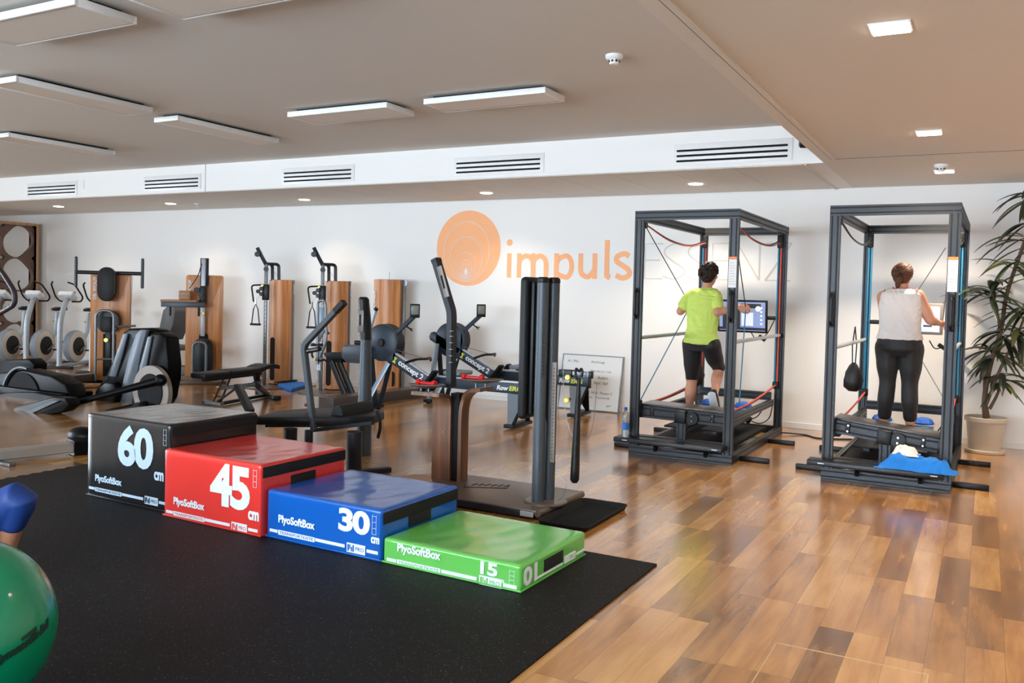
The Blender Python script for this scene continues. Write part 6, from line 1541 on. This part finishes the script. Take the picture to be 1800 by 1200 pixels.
# ------------------------------------------------------------------ potted dracaena
base = Vector((.04, 10.2, 0))
r = thing('potted_plant', 'tall dracaena with long drooping leaves in a cream pot, at the right edge', 'plant', tuple(base))
k_ = .84
b = B(); b.lathe([(.17 * k_, 0), (.175 * k_, .01), (.215 * k_, .32), (.235 * k_, .325), (.24 * k_, .365), (.225 * k_, .37), (.21 * k_, .33), (.02, .32)], base, seg=48); b.build('pot', mat('cream_pot', (196, 184, 166), .55), r)
b = B(); b.lathe([(.21 * k_, 0), (.22 * k_, .006), (.225 * k_, .03), (.18 * k_, .034)], base, seg=40); b.build('saucer', mat('cream_pot', (196, 184, 166), .55), r)
b = B(); b.lathe([(.005, .335), (.2 * k_, .33)], base, seg=30); b.build('soil', mat('potting_soil', (58, 44, 34), .95, var=.3, vscale=40), r)
M_leafs = [mat('leaf_green', (44, 58, 34), .4, var=.25, vscale=5), mat('leaf_dark_green', (30, 40, 28), .4, var=.2, vscale=5), mat('leaf_olive', (84, 88, 46), .4, var=.2, vscale=5)]
M_stem = mat('woody_stem', (98, 78, 58), .8, var=.25, vscale=20)
rnd = random.Random(11)
stems = [[(0, 0, .32), (-.02, 0, .55), (.02, .0, .9), (.10, .02, 1.25), (.14, .03, 1.62), (.22, .03, 1.95), (.30, .03, 2.25), (.33, .03, 2.45), (.33, .03, 2.66)],
         [(.02, .02, .36), (-.02, 0, .6), (-.02, .0, .82), (.04, .05, 1.0)],
         [(.03, .0, .45), (.10, .02, .62), (.13, .04, .78)],
         [(.0, -.02, .5), (.12, -.05, .9), (.24, -.06, 1.2), (.33, -.05, 1.5)],
         [(.10, .02, 1.25), (.06, -.03, 1.45), (.0, -.05, 1.62)]]
for s in stems:
    b = B(); P = smooth_path([base + Vector(p) for p in s], 5); n = len(P); b.tube(P, [.026 * (1 - .5 * i / n) for i in range(n)] if s is stems[0] else [.017 * (1 - .45 * i / n) for i in range(n)], seg=10); b.build('stem', M_stem, r)
def leaf(b, p, az, el, L, w, droop):
    d = Vector((math.cos(az) * math.cos(el), math.sin(az) * math.cos(el), math.sin(el))); side = Vector((-math.sin(az), math.cos(az), 0)); rows = []; q = Vector(p); N = 9
    for i in range(N + 1):
        t = i / N; ww = w * (math.sin(math.pi * min(1, t * .93 + .07)) ** .75) * (1 - t * .25) / 2 + .0008
        upn = side.cross(d).normalized()
        rows.append([q + side * ww + upn * ww * .35, q - upn * .0015, q - side * ww + upn * ww * .35, q + upn * .0012])
        d = (d + Vector((0, 0, -droop / N))).normalized(); q = q + d * L / N
        if q.y > WY - .03: q.y = WY - .03
    b.grid(rows, True, True)
def whorl(c, n, L, spread=1.0, el0=.1, el1=1.2, mi=0):
    for i in range(n):
        az = rnd.uniform(0, 2 * math.pi); el = rnd.uniform(el0, el1)
        b = B(); leaf(b, base + Vector(c) + Vector((0, 0, rnd.uniform(-.07, .05))), az, el, L * rnd.uniform(.75, 1.2), rnd.uniform(.05, .078), rnd.uniform(.7, 1.8))
        b.build('leaf', M_leafs[min(2, int(rnd.random() * 2.4)) if mi == 0 else mi], r, smooth=60)
for c_, n_, L_, e0, e1 in (((.33, .03, 2.64), 14, .42, -.3, .45), ((.32, .03, 2.42), 13, .46, -.5, .6), ((.27, .03, 2.18), 12, .48, -.4, .6), ((.20, .02, 1.95), 14, .50, -.4, .8), ((.0, -.05, 1.64), 20, .52, -.1, 1.1),
        ((.33, -.05, 1.5), 20, .45, -.5, .9), ((.26, -.05, 1.25), 16, .42, -.6, .6), ((.12, .02, 1.25), 12, .42, -.5, .5), ((.04, .05, 1.02), 18, .44, -.2, .9), ((.13, .04, .78), 18, .38, -.5, .6)):
    whorl(c_, n_, L_, el0=e0, el1=e1)
